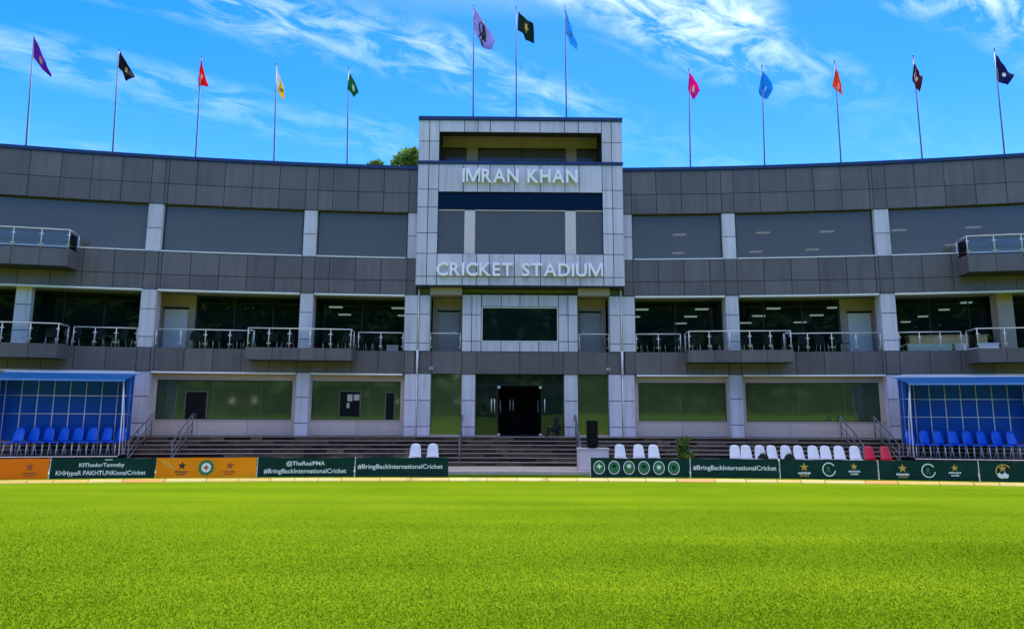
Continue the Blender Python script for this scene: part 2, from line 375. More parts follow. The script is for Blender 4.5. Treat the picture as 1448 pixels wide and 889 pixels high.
def quads_obj(name, v, m, parent=None, per=4):
    n = len(v) // per; me = bpy.data.meshes.new(name)
    me.vertices.add(len(v)); me.vertices.foreach_set('co', np.ascontiguousarray(v, np.float32).ravel())
    me.loops.add(n * per); me.loops.foreach_set('vertex_index', np.arange(n * per, dtype=np.int32))
    me.polygons.add(n); me.polygons.foreach_set('loop_start', np.arange(0, n * per, per, dtype=np.int32))
    me.update(calc_edges=True); me.materials.append(MATS[m])
    return put(bpy.data.objects.new(name, me), parent)
cs, rs = [], []
for i in range(230):
    x = -190 + 380 * i / 229 + random.uniform(-2, 2); h = 29 + 6 * noise.noise((x * 0.03, 1.7, 0)) + random.uniform(-3, 3)
    for k in range(6): cs.append((x + random.uniform(-3, 3), -92 - 12 * (k / 5) + random.uniform(-3, 3), 1.5 + h * (0.02 + 0.185 * k))); rs.append(random.uniform(2.4, 4.2))
tag(quads_obj('woodland', leaf_cloud(cs, rs, 60000, 2.3), 'leaf_far'), 'dense green belt of trees on the far side of the ground', 'trees', kind='stuff')
# mown turf blades in front of the camera
def blades(n, y0, y1, h, wd):
    t = rng.random(n); y = y0 * (y1 / y0) ** (t ** 1.25)          # thins out steadily with distance
    x = -0.7 + (rng.random(n) - 0.5) * 2 * (0.86 * y + 1.5)
    ang = rng.random(n) * 2 * math.pi; lean = rng.normal(size=(n, 2)) * 0.6
    hh = h * (0.55 + 0.9 * rng.random(n)) * np.clip((19.0 - y) / 8, 0.05, 1); ww = wd * (0.6 + 0.8 * rng.random(n)) * (0.7 + y / 22)
    px, py = np.cos(ang) * ww / 2, np.sin(ang) * ww / 2
    a = np.stack([x - px, y - py, np.zeros(n)], 1); b = np.stack([x + px, y + py, np.zeros(n)], 1)
    c = np.stack([x + lean[:, 0] * hh, y + lean[:, 1] * hh, hh], 1)
    return np.stack([a, b, c], 1).reshape(-1, 3)
bl = blades(480000, 4.6, 19.0, 0.016, 0.011)
tag(quads_obj('grass', bl, 'blade', per=3), 'short mown bright green turf of the outfield', 'grass', kind='stuff')

# pavement and steps
arc_solid('pavement', None, -27, 27, 2.3, 5.0, -0.02, 0.10, 'pavement')['kind'] = 'structure'
plat = arc_solid('platform', None, -27, 27, 0.42, -12.5, 0.0, 1.195, 'mortar'); plat['kind'] = 'structure'
steps = empty('steps', (0, arcY(0) - 1.4, 0)); steps['kind'] = 'structure'
RH, TD = 0.1575, 0.33
stone_list = []
for k in range(7):
    off = 0.42 + (6 - k) * TD; z0 = 0.10 + k * RH; z1 = z0 + RH
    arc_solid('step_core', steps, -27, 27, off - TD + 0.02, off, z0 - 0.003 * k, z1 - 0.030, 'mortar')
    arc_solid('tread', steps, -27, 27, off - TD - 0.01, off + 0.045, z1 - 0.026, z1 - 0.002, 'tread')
    x = -24.0
    while x < 24.0:
        l = random.uniform(0.45, 1.35)
        stone_list.append((x, min(x + l, 24.0), k, off, z0, z1)); x += l
vis = lambda s: (s[2] >= 3) or (abs(s[0] + s[1]) / 2 < 3.6)
order = sorted(stone_list, key=lambda s: (not vis(s), abs(s[0] + s[1])))
rest = MB()
for i, (x0, x1, k, off, z0, z1) in enumerate(order):
    pr = random.uniform(0.014, 0.028)
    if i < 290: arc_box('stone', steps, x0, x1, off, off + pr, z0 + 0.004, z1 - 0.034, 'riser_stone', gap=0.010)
    else:
        for a in (x0 + .005,):
            p = [arcP(x0 + .005, off, 0), arcP(x1 - .005, off, 0), arcP(x1 - .005, off + pr, 0), arcP(x0 + .005, off + pr, 0)]
            vv = [(q.x, q.y, z0 + .009) for q in p] + [(q.x, q.y, z1 - .039) for q in p]
            rest.add(vv, [(0, 1, 2, 3), (7, 6, 5, 4), (0, 4, 5, 1), (1, 5, 6, 2), (2, 6, 7, 3), (3, 7, 4, 0)])
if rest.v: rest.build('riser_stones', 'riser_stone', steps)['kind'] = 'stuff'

# ================================================================= STADIUM BUILDING
Z0, S1B, S1T, S2B, S2T, WT, COR = 1.2, 3.945, 4.954, 7.50, 9.17, 11.33, 13.55
bld = empty('stadium_building', (0, D0, Z0))
tag(bld, 'three storey curved stadium pavilion with charcoal panel bands and silver entrance tower', 'building')
XE = 25.0
bounds = [4.70, 5.15, 6.30, 7.45, 8.60, 9.25, 9.80, 10.98, 12.16, 13.34, 14.52, 15.70, 15.85, 16.40, 17.60, 18.80, 20.0, 21.2, 22.4, 23.6, 24.8]
# interior shell
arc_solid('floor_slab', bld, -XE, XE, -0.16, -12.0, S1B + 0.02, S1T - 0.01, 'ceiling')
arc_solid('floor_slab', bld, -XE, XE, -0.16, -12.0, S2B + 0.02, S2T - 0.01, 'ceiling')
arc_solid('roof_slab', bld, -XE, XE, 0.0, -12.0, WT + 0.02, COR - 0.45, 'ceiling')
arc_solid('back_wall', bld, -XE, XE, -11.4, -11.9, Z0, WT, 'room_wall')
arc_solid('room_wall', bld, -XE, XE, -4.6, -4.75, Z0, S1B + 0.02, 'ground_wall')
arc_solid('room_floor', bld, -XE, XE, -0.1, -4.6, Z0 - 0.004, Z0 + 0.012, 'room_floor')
for s in (-1, 1):
    a, b = sorted((s * XE, s * (XE + 0.3)))
    arc_box('end_wall', bld, a, b, -11.9, 0.05, Z0, COR - 0.4, 'room_wall')
    for xx in (9.5, 16.1):
        arc_box('partition_wall', bld, s * xx - 0.1, s * xx + 0.1, -11.3, -1.95, S1T, S2B + 0.02, 'room_wall')
        arc_box('partition_wall', bld, s * xx - 0.1, s * xx + 0.1, -4.6, -0.6, Z0 + .02, S1B + 0.02, 'ground_wall')
    arc_box('partition_wall', bld, s * 4.6 - 0.1, s * 4.6 + 0.1, -11.3, -1.2, Z0 + .02, S2B + 0.02, 'room_wall')
# cladding bands on each wing
def band(name, s, rows, off=0.06, coping=None, lo=4.70):
    z0, z1 = rows[0], rows[-1]; bs = [b for b in bounds if b >= lo]
    a, b = sorted((s * bs[0], s * XE))
    g = arc_solid(name, bld, a, b, -0.02, off - 0.02, z0, z1, 'joint')
    for i in range(len(bs) - 1):
        x0, x1 = sorted((s * bs[i], s * bs[i + 1]))
        for r0, r1 in zip(rows, rows[1:]):
            arc_box('panel', g, x0, x1, off - 0.02, off + random.uniform(0.003, 0.009), r0, r1, 'charcoal', gap=0.026)
    return g
for s in (-1, 1):
    g = band('parapet_band', s, (WT, 12.26, COR - 0.16))
    a, b = sorted((s * 4.70, s * XE))
    arc_solid('coping', bld, a, b, -0.5, 0.13, COR - 0.155, COR, 'navy')
    band('floor_band', s, (S2B, 8.15, S2T))
    band('floor_band', s, (S1B, S1T))
    edges = [(5.22, 9.22), (9.86, 15.78), (16.42, 24.9)]
    for e0, e1 in edges:
        a, b = sorted((s * e0, s * e1))
        arc_solid('drip_trim', bld, a, b, -0.25, 0.075, S2B - 0.075, S2B - 0.006, 'white_trim')
        arc_solid('drip_trim', bld, a, b, -0.25, 0.075, S1B - 0.075, S1B - 0.006, 'white_trim')
        arc_solid('window_sill', bld, a, b, -0.20, 0.085, S2T + 0.002, S2T + 0.05, 'white_trim')
# columns: core with cladding panels
def column(x0, x1, z0, z1, joints, off=0.03, depth=0.55):
    c = arc_box('column', bld, x0 + .012, x1 - .012, -depth, off - 0.022, z0, z1, 'silver_joint')
    zs = [z0] + joints + [z1]
    for a, b in zip(zs, zs[1:]):
        arc_box('panel', c, x0, x1, off - 0.021, off, a, b, 'silver', gap=0.030)
    for xx in ((x0 - .004, x0 + .011), (x1 - .011, x1 + .004)):
        arc_box('side_panel', c, xx[0], xx[1], -depth, off - 0.030, z0 + .004, z1 - .004, 'silver')
    return c
for s in (-1, 1):
    for x0, x1 in ((9.25, 9.82), (15.82, 16.44)):
        a, b = sorted((s * x0, s * x1))
        column(a, b, S2T, WT, [10.22]); column(a, b, S1T, S2B, [5.42, 6.62]); column(a, b, Z0, S1B, [1.75, 2.87])
    a, b = sorted((s * 4.62, s * 5.20))
    column(a, b, S1T, S2B, [5.32, 6.62]); a2, b2 = sorted((s * 4.60, s * 5.12)); column(a2, b2, Z0, S1B, [1.62, 2.77])
    a, b = sorted((s * 4.70, s * 5.15)); column(a, b, S2T, WT, [10.25])
    a, b = sorted((s * 4.06, s * 4.54)); column(a, b, S1T, S2B, [5.32, 6.62]); a, b = sorted((s * 3.97, s * 4.54)); column(a, b, Z0, S1B, [1.62, 2.77])
    a, b = sorted((s * 20.75, s * 21.35))
    column(a, b, S2T, WT, [10.25], off=-0.25); column(a, b, S1T, S2B, [5.6, 6.7], off=-0.3) if s < 0 else arc_box('column', bld, a, b, -1.3, -0.7, S1T, S2B, 'beige'); column(a, b, Z0, S1B, [1.75, 2.87])
    # white downpipe between the paired columns
    p = arcP(s * 4.58, 0.03)
    MB().tube([(p.x, p.y, Z0), (p.x, p.y, S1B)], 0.028).tube([(p.x, p.y - .05, S1B - .02), (p.x, p.y - .05, S1T + .03)], 0.05).tube([(p.x, p.y, S1T), (p.x, p.y, S2B + .3)], 0.03).build('downpipe', 'white_trim', bld, smooth=True)
# upper storey glazing (between columns) with ceiling lamps behind
def window(x0, x1, off, z0, z1, gm, mull=(), fm='dark_frame', fw=0.05):
    wd = arc_solid('window', bld, x0, x1, off - 0.012, off, z0, z1, gm, step=1.5)
    arc_solid('frame', wd, x0, x1, off - 0.05, off + 0.03, z1 - fw, z1 + .004, fm); arc_solid('frame', wd, x0, x1, off - 0.05, off + 0.03, z0 - .004, z0 + fw, fm)
    for xm in list(mull): arc_box('mullion', wd, xm - .02, xm + .02, off - .04, off + .012, z0 + fw, z1 - fw, fm)
    for xm in (x0 + fw / 2, x1 - fw / 2): arc_box('frame', wd, xm - fw / 2, xm + fw / 2, off - .05, off + .03, z0 + fw, z1 - fw, fm)
    return wd
for s in (-1, 1):
    for x0, x1 in ((5.17, 9.22), (9.86, 15.78), (16.46, 24.9)):
        a, b = sorted((s * x0, s * x1)); window(a, b, -0.16, S2T + 0.05, WT + .02, 'glass_upper', (), fw=0.035)
    for xx in (10.15, 15.35):   # pale inner posts seen behind the glass
        arc_box('inner_post', bld, s * xx - .2, s * xx + .2, -0.9, -0.6, S2T, WT + .02, 'plinth')
def lamp(x, off, z, l=0.62, wdt=0.16):
    arc_box('ceiling_light', bld, x - l / 2, x + l / 2, off - wdt, off, z - 0.06, z, 'lamp')
for x, off in ((5.9, -7.2), (5.2, -3.2), (8.0, -3.2), (8.6, -7.2), (12.0, -3.1), (12.6, -7.2), (15.0, -3.2), (15.4, -7.0), (18.3, -3.4), (18.9, -7.0), (21.5, -3.4), (22, -7)):
    lamp(x, off - 0.3, WT + 0.015)
for xs_, offs in (((-8.9, -5.9), (-3.8, -6.4)), ((6.1, 9.0), (-3.8, -6.4, -9.2)), ((12.4, 15.2), (-3.8, -6.4, -9.2)), ((17.3, 20.6), (-3.0, -5.2, -7.6, -9.8))):
    for xx in xs_:
        for q, o in enumerate(offs): lamp(xx - 0.06 * q * (1 if xx > 0 else -1), o, S2B + 0.015, 0.62 if abs(xx) < 16 else 0.42)
# terrace storey: recessed glass wall, doors, railings
TO = -1.55
for s in (-1, 1):
    def seg(x0, x1): return sorted((s * x0, s * x1))
    a, b = seg(5.22, 9.4); window(a, b, TO, S1T + .02, S2B, 'glass_terrace', (s * 7.3,))
    a, b = seg(9.6, 14.62); window(a, b, TO, S1T + .02, S2B, 'glass_terrace', (s * 11.3, s * 13.0))
    a, b = seg(16.6, 24.9); window(a, b, TO, S1T + .02, S2B, 'glass_terrace', (s * 18.4, s * 20.0))
    a, b = seg(14.66, 16.56); wl = arc_box('terrace_wall', bld, a, b, TO - .15, TO, S1T, S2B + .02, 'beige')
    a, b = seg(14.98, 15.94); dr = arc_box('door', bld, a, b, TO + .004, TO + .05, S1T + .01, 6.85, 'door_white')
    for z0, z1 in ((5.15, 5.85), (6.0, 6.7)): a, b = seg(15.10, 15.82); arc_box('door_panel', dr, a, b, TO + .051, TO + .062, z0, z1, 'door_white')
    a, b = seg(14.94, 15.98); arc_box('lintel', dr, a, b, TO + .004, TO + .09, 6.86, 6.94, 'black')
    a, b = seg(15.12, 15.16); arc_box('handle', dr, a, b, TO + .063, TO + .10, 5.82, 5.98, 'steel')
    a, b = seg(9.42, 9.58); arc_box('terrace_wall', bld, a, b, TO - .15, -0.5, S1T, S2B + .02, 'beige')
    a, b = seg(16.05, 16.2); arc_box('terrace_wall', bld, a, b, TO + .01, -0.56, S1T, S2B + .02, 'beige')
def railing(pts, parent=None, h=0.82, spacing=0.95, name='railing'):
    """steel posts, top rail and glass panes along a polyline at floor level"""
    root = parent or empty(name, pts[0], 0, bld)
    rail = MB(); lowr = MB()
    for p, q in zip(pts, pts[1:]):
        p, q = Vector(p), Vector(q); d = q - p; n = max(1, round(d.length / spacing)); ang = math.atan2(d.y, d.x)
        rail.tube([p + Vector((0, 0, h)), q + Vector((0, 0, h))], 0.027, 8)
        for i in range(n + 1):
            if i == 0 and p is not Vector(pts[0]) and pts.index(tuple(p)) > 0: continue
            c = p + d * i / n
            MB().tube([c, c + Vector((0, 0, h))], 0.021, 8).build('post', 'steel', root, smooth=True)
        for i in range(n):
            a = p + d * (i + 0.5) / n
            box('glass_pane', root, (a.x, a.y, a.z + h * 0.47), (round(d.length / n - 0.10, 3), 0.012, h - 0.20), 'glass_rail', ang)
            for e in (-1, 1):
                for zz_ in (0.20, h - 0.22):
                    cc = a + d.normalized() * e * (d.length / n / 2 - 0.055); box('clamp', root, (cc.x, cc.y, a.z + zz_), (0.05, 0.05, 0.045), 'steel', ang)
    rail.build('top_rail', 'steel', root, smooth=True)
    return root
def tp(x, off, z): return tuple(arcP(x, off, z))
for s in (-1, 1):
    railing([tp(s * 5.25, -0.08, S1T), tp(s * 7.22, -0.08, S1T)]); railing([tp(s * 11.72, -0.08, S1T), tp(s * 15.75, -0.08, S1T)])
    railing([tp(s * 16.5, -0.08, S1T), tp(s * 18.95, -0.08, S1T)])
    railing([tp(s * 2.68, -0.08, S1T), tp(s * 4.02, -0.08, S1T)], spacing=1.4)
# projecting balconies
def balcony(x0, x1, z0, z1, depth=1.0):
    b = arc_solid('balcony', bld, x0 + .02, x1 - .02, 0.07, depth - 0.02, z0 + 0.01, z1 - 0.012, 'joint')
    n = max(1, round((x1 - x0) / 1.12))
    for i in range(n):
        arc_box('panel', b, x0 + (x1 - x0) * i / n, x0 + (x1 - x0) * (i + 1) / n, depth - .019, depth + .005, z0, z1, 'charcoal', gap=0.02)
    for xx in (x0, x1): arc_box('panel', b, xx - .012, xx + .012, 0.075, depth - .022, z0, z1, 'charcoal')
    arc_solid('soffit', b, x0 + .015, x1 - .015, 0.075, depth - .03, z0 - 0.012, z0 + 0.008, 'dark_frame')  # dark colour puts the shade under the balcony into the soffit itself
    railing([tp(x0 + .06, 0.02, z1 - .02), tp(x0 + .06, depth - .08, z1 - .02), tp(x1 - .06, depth - .08, z1 - .02), tp(x1 - .06, 0.02, z1 - .02)], parent=b, h=0.84)
for s in (-1, 1):
    a, b = sorted((s * 7.34, s * 11.78)); balcony(a, b, 4.42, 4.955)
    a, b = sorted((s * 19.05, s * 23.2)); balcony(a, b, 4.36, 4.955)
    a, b = sorted((s * 19.0, s * 23.2)); balcony(a, b, 8.16, 8.90)
# ground storey bays
for s in (-1, 1):
    for x0, x1, fr0, fr1 in ((5.12, 9.30, 5.32, 9.18), (9.80, 15.90, 10.02, 15.62), (16.4, 20.8, 16.6, 20.6), (21.3, 24.9, 21.5, 24.7)):
        a, b = sorted((s * x0, s * x1)); fa, fb = sorted((s * fr0, s * fr1))
        lw = arc_solid('low_wall', bld, a, b, -0.6, -0.30, Z0, 1.86, 'silver_joint')
        nn = round((b - a) / 2.0)
        for i in range(nn): arc_box('panel', lw, a + (b - a) * i / nn, a + (b - a) * (i + 1) / nn, -0.30, -0.285, Z0 + .02, 1.86, 'sill_wall', gap=0.012)
        arc_solid('ledge', lw, a, b, -0.6, -0.265, 1.862, 1.90, 'frame_beige')
        window(fa, fb, -0.38, 1.90, 3.60, 'glass_ground', (), fw=0.03)
        arc_solid('header', bld, a, b, -0.7, -0.30, 3.602, S1B + .01, 'beige')
        arc_box('jamb', bld, a, fa, -0.7, -0.302, 1.90, 3.60, 'frame_beige'); arc_box('jamb', bld, fb, b, -0.7, -0.302, 1.90, 3.60, 'frame_beige')
def glazed_door(x0, x1, z0, z1, paper=False):     # black box stands in for the unlit opening framed into the glazing
    d = arc_box('glazing_door', bld, x0, x1, -0.45, -0.372, z0, z1, 'black')
    for q in ((x0 - .05, x0), (x1, x1 + .05)): arc_box('door_frame', d, q[0], q[1], -0.46, -0.35, z0, z1 + .05, 'ground_frame')
    arc_box('door_frame', d, x0, x1, -0.46, -0.351, z1, z1 + .049, 'ground_frame')
    if paper:
        for px, pz_, w_, h_ in ((x0 + .32, z1 - .42, .22, .30), (x0 + .60, z1 - .38, .24, .26), (x0 + .30, z1 - .72, .12, .22)): arc_box('notice_paper', d, px, px + w_, -0.371, -0.366, pz_, pz_ + h_, 'sill_wall')
glazed_door(-14.44, -13.60, 1.90, 3.08); glazed_door(-7.97, -7.10, 2.05, 3.14, True); glazed_door(-5.95, -5.60, 1.90, 3.1)
for xm, z1 in ((-11.35, 3.57), (-13.35, 3.57), (12.3, 3.57), (7.2, 3.57), (14.2, 3.57)):
    arc_box('glazing_joint', bld, xm - .012, xm + .012, -0.392, -0.374, 1.93, z1, 'ground_frame')
for x0, x1, z0 in ((6.0, 7.0, 3.22), (8.3, 9.0, 3.25), (10.5, 11.7, 3.25), (-8.6, -7.6, 3.38), (-6.9, -6.0, 3.38), (-12.3, -11.9, 2.75)):
    arc_box('air_conditioner', bld, x0, x1, -1.0, -0.75, z0, z0 + .22, 'black')
# entrance front (flat) -------------------------------------------------
YF = D0
def silver_wall(parent, xs_, zs_, y, m='silver', gap=0.032):
    for x0, x1 in zip(xs_, xs_[1:]):
        for z0, z1 in zip(zs_, zs_[1:]): box('panel', parent, ((x0 + x1) / 2, y - .012 + random.uniform(-.002, .002), (z0 + z1) / 2), (round(x1 - x0 - gap, 3), 0.024, round(z1 - z0 - gap, 3)), m)
# slab 1 centre
g = box6('floor_band', bld, -4.53, 4.53, YF - 0.04, YF + 0.3, S1B, S1T, 'joint')
silver_wall(g, [-4.53, -3.95, -2.6, -1.95, 0, 1.95, 2.6, 3.95, 4.53], [S1B, S1T], YF - 0.041, 'charcoal', 0.022)
# first floor centre: silver frame with one window
g = box6('window_surround', bld, -2.62, -1.75, YF + .004, YF + 0.35, S1T, 7.6, 'silver_joint'); silver_wall(g, [-2.62, -2.18, -1.75], [S1T, 5.42, 6.62, 7.55], YF)
g = box6('window_surround', bld, 1.75, 2.62, YF + .004, YF + 0.35, S1T, 7.6, 'silver_joint'); silver_wall(g, [1.75, 2.18, 2.62], [S1T, 5.42, 6.62, 7.55], YF)
g = box6('window_surround', bld, -1.745, 1.745, YF + .004, YF + 0.35, S1T, 5.40, 'silver_joint'); silver_wall(g, [-1.745, -.85, 0, .85, 1.745], [S1T, 5.40], YF)
g = box6('window_surround', bld, -1.745, 1.745, YF + .004, YF + 0.35, 7.0, 7.6, 'silver_joint'); silver_wall(g, [-1.745, -.85, 0, .85, 1.745], [7.0, 7.55], YF)
wd = box6('window', bld, -1.70, 1.70, YF + 0.12, YF + 0.132, 5.44, 6.96, 'glass_terrace')
for a in ((-1.745, 1.745, 5.40, 5.45), (-1.745, 1.745, 6.95, 7.0)): box6('frame', wd, a[0], a[1], YF + 0.03, YF + 0.16, a[2], a[3], 'white_trim')
for a in (-1.745, 1.695): box6('frame', wd, a, a + .05, YF + .031, YF + .159, 5.451, 6.949, 'white_trim')
for s in (-1, 1):
    a, b = sorted((s * 2.63, s * 4.05))
    box6('terrace_wall', bld, a, b, YF + 1.0, YF + 1.15, S1T, S2B + .3, 'beige')
    c, d = sorted((s * 2.82, s * 3.78)); dr = box6('door', bld, c, d, YF + .95, YF + .996, S1T + .01, 6.88, 'door_grey')
    box6('lintel', dr, c - .04, d + .04, YF + .90, YF + .994, 6.89, 6.95, 'black'); box6('handle', dr, s * 3.0 - .02, s * 3.0 + .02, YF + .90, YF + .949, 5.85, 6.02, 'steel')
    box6('header', bld, a, b, YF - 0.30, YF + .3, 7.50, 7.80, 'beige')
    # ground panes beside the entrance
    a, b = sorted((s * 2.60, s * 3.96)); wd = box6('window', bld, a, b, YF + .10, YF + .112, Z0 + .08, S1B, 'glass_ground')
    box6('sill', wd, a, b, YF - .02, YF + .2, Z0 - .002, Z0 + .078, 'frame_beige')
    a, b = sorted((s * 1.99, s * 2.59)); c = box6('pier', bld, a + .012, b - .012, YF + .002, YF + .5, Z0, S1B, 'silver_joint'); silver_wall(c, [a, b], [Z0, 1.62, 2.77, S1B], YF)
    for xx in (a - .003, b - .009): box6('side_panel', c, xx, xx + .012, YF + .004, YF + .5, Z0 + .004, S1B - .004, 'silver')
# entrance glazing and doors
ent = box6('entrance_glazing', bld, -1.98, 1.98, YF + .22, YF + .232, 3.46, S1B, 'glass_entry')
for a, b in ((-1.98, -0.98), (0.98, 1.98)): box6('side_pane', ent, a, b, YF + .222, YF + .234, Z0 + .05, 3.455, 'glass_entry'); box6('sill', ent, a, b, YF + .18, YF + .28, Z0 - .001, Z0 + .048, 'frame_beige')
box6('transom', ent, -1.98, 1.98, YF + .20, YF + .26, 3.44, 3.475, 'dark_frame')
for x in (-1.97, -.985, .985, 1.97): box6('mullion', ent, x - .015, x + .015, YF + .205, YF + .255, Z0 + .05, 3.44, 'dark_frame')
for s in (-1, 1):   # glass leaves standing open inwards
    dr = box6('door', bld, s * .93 - .008, s * .93 + .008, YF + .27, YF + 1.20, Z0 + .03, 3.42, 'glass_terrace')
    MB().tube([(s * .87, YF + 1.05, 2.25), (s * .87, YF + 1.05, 2.85)], .02).build('handle', 'steel', dr, smooth=True)
    for zz_ in (Z0 + .08, 3.37): box6('patch_fitting', dr, s * .93 - .06, s * .93 + .06, YF + .14, YF + .30, zz_ - .05, zz_ + .05, 'steel')
    MB().tube([(s * 1.12, YF + .16, 2.25), (s * 1.12, YF + .16, 2.85)], .022).build('handle', 'steel', ent, smooth=True)
MB().tube([(-1.26, YF + .16, 2.25), (-1.26, YF + .16, 2.85)], .022).build('handle', 'steel', ent, smooth=True)
for x, y in ((-.42, YF + .9), (-.28, YF + .95)): MB().tube([(x, y, 2.35), (x, y, 2.85)], .02).build('handle', 'steel', ent, smooth=True)
box6('vestibule_screen', bld, -1.6, 1.6, YF + 3.0, YF + 3.1, Z0 + .015, S1B + .02, 'black')
for s in (-1, 1): box6('vestibule_wall', bld, s * 1.55 - .06, s * 1.55 + .06, YF + .5, YF + 2.99, Z0 + .016, S1B + .02, 'room_wall')
for s in (-1, 1):
    c = box6('security_camera', bld, s * 3.95 - .06, s * 3.95 + .06, YF - .24, YF - .07, 4.12, 4.23, 'white_trim')
    box6('camera_lens', c, s * 3.95 - .03, s * 3.95 + .03, YF - .26, YF - .241, 4.14, 4.20, 'black')

# sign tower --------------------------------------------------------------
TY, TX, TI = 29.4, 4.68, 3.74
TZ0, TZ1 = 7.85, 15.62
tw = empty('sign_tower', (0, TY, TZ0), 0, bld)
def tbox(name, x0, x1, y0, y1, z0, z1, m): return box6(name, tw, x0, x1, y0, y1, z0, z1, m)
pz = [TZ0, 8.25, 9.30, 10.25, 11.45, 12.30, 13.50]
jx = [-TI, -2.60, -1.97, -1.40, -0.27, 0.90, 2.03, 2.68, TI]
Yc = TY + .03
for s in (-1, 1):
    a, b = sorted((s * TI, s * TX)); tbox('pier_core', a + .01, b - .01, Yc, TY + 4.5, TZ0, TZ1, 'silver_joint')
    m_ = s * 4.20
    silver_wall(tw, sorted((s * TI, m_, s * TX)), pz, Yc - .002); silver_wall(tw, sorted((s * TI, m_, s * TX)), [13.64, 14.60, TZ1], Yc - .002)
    for zz0, zz1 in zip([TZ0, 9.3, 11.45, 13.5], [9.3, 11.45, 13.5, TZ1]):   # flank panels
        for q in range(3): box6('panel', tw, s * TX - .012, s * TX + .012, TY + .05 + q * 1.4, TY + 1.43 + q * 1.4, zz0 + .01, zz1 - .01, 'silver')
tbox('beam_core', -TI, TI, Yc, TY + .5, TZ0, 9.30, 'silver_joint'); silver_wall(tw, jx, [TZ0, 8.25, 9.30], Yc - .002)
tbox('beam_core', -TI, TI, Yc, TY + .5, 12.18, 13.50, 'silver_joint'); silver_wall(tw, jx, [12.18, 13.50], Yc - .002)
tbox('beam_core', -TI, TI, Yc, TY + .5, 15.05, TZ1, 'silver_joint'); silver_wall(tw, jx, [15.05, TZ1], Yc - .002)
tbox('band_trim', -TX - .03, TX + .03, TY - .05, TY + .029, 13.503, 13.637, 'navy'); tbox('terrace_floor', -TI, TI, TY + .03, TY + 4.4, 13.505, 13.62, 'beige')
tbox('coping', -TX - .04, TX + .04, TY - .06, TY + 4.6, TZ1 + .002, 15.79, 'navy')
tbox('soffit', -TX + .02, TX - .02, TY + .035, TY + 1.2, TZ0 - .05, TZ0 - .004, 'dark_frame')
tbox('tower_back', -TX, TX, TY + 4.4, TY + 4.55, TZ0, TZ1, 'beige')
tbox('mid_floor', -TI, TI, TY + .51, TY + 4.4, 8.9, 9.25, 'ceiling'); tbox('mid_ceiling', -TI, TI, TY + .51, TY + 4.4, 12.2, 12.4, 'ceiling')
# top terrace back wall and windows
tbox('terrace_wall', -TI, TI, 31.0, 31.12, 13.62, 15.6, 'beige')
for a, b in ((-3.72, -2.57), (-2.03, 2.23), (2.75, 3.72)):
    wd = tbox('window', a, b, 30.97, 30.99, 13.9, 14.9, 'glass_upper'); box6('frame', wd, a, b, 30.95, 30.998, 14.86, 14.92, 'dark_frame')
    if b - a > 2: box6('mullion', wd, .08, .11, 30.955, 30.996, 13.9, 14.86, 'dark_frame')
tbox('terrace_ceiling', -TI, TI, TY + .51, 31.0, 15.45, 15.6, 'beige')
# glazed middle storey
for a, b in zip([-TI, -2.45, 1.35, 2.6], [-2.45, 1.35, 2.6, TI]): box6('spandrel_pane', tw, a + .004, b - .004, TY + .10, TY + .115, 11.37, 12.18, 'navy_glass')
for a, b in ((-TI, -2.54), (-2.06, 2.04), (2.52, TI)):
    wd = tbox('window', a, b, TY + .12, TY + .132, 9.30, 11.36, 'glass_upper'); box6('frame', wd, a, b, TY + .09, TY + .118, 11.32, 11.368, 'frame_beige')
for xx in (-2.30, 2.28): tbox('post', xx - .24, xx + .24, TY + .118, TY + .5, 9.26, 11.36, 'plinth')
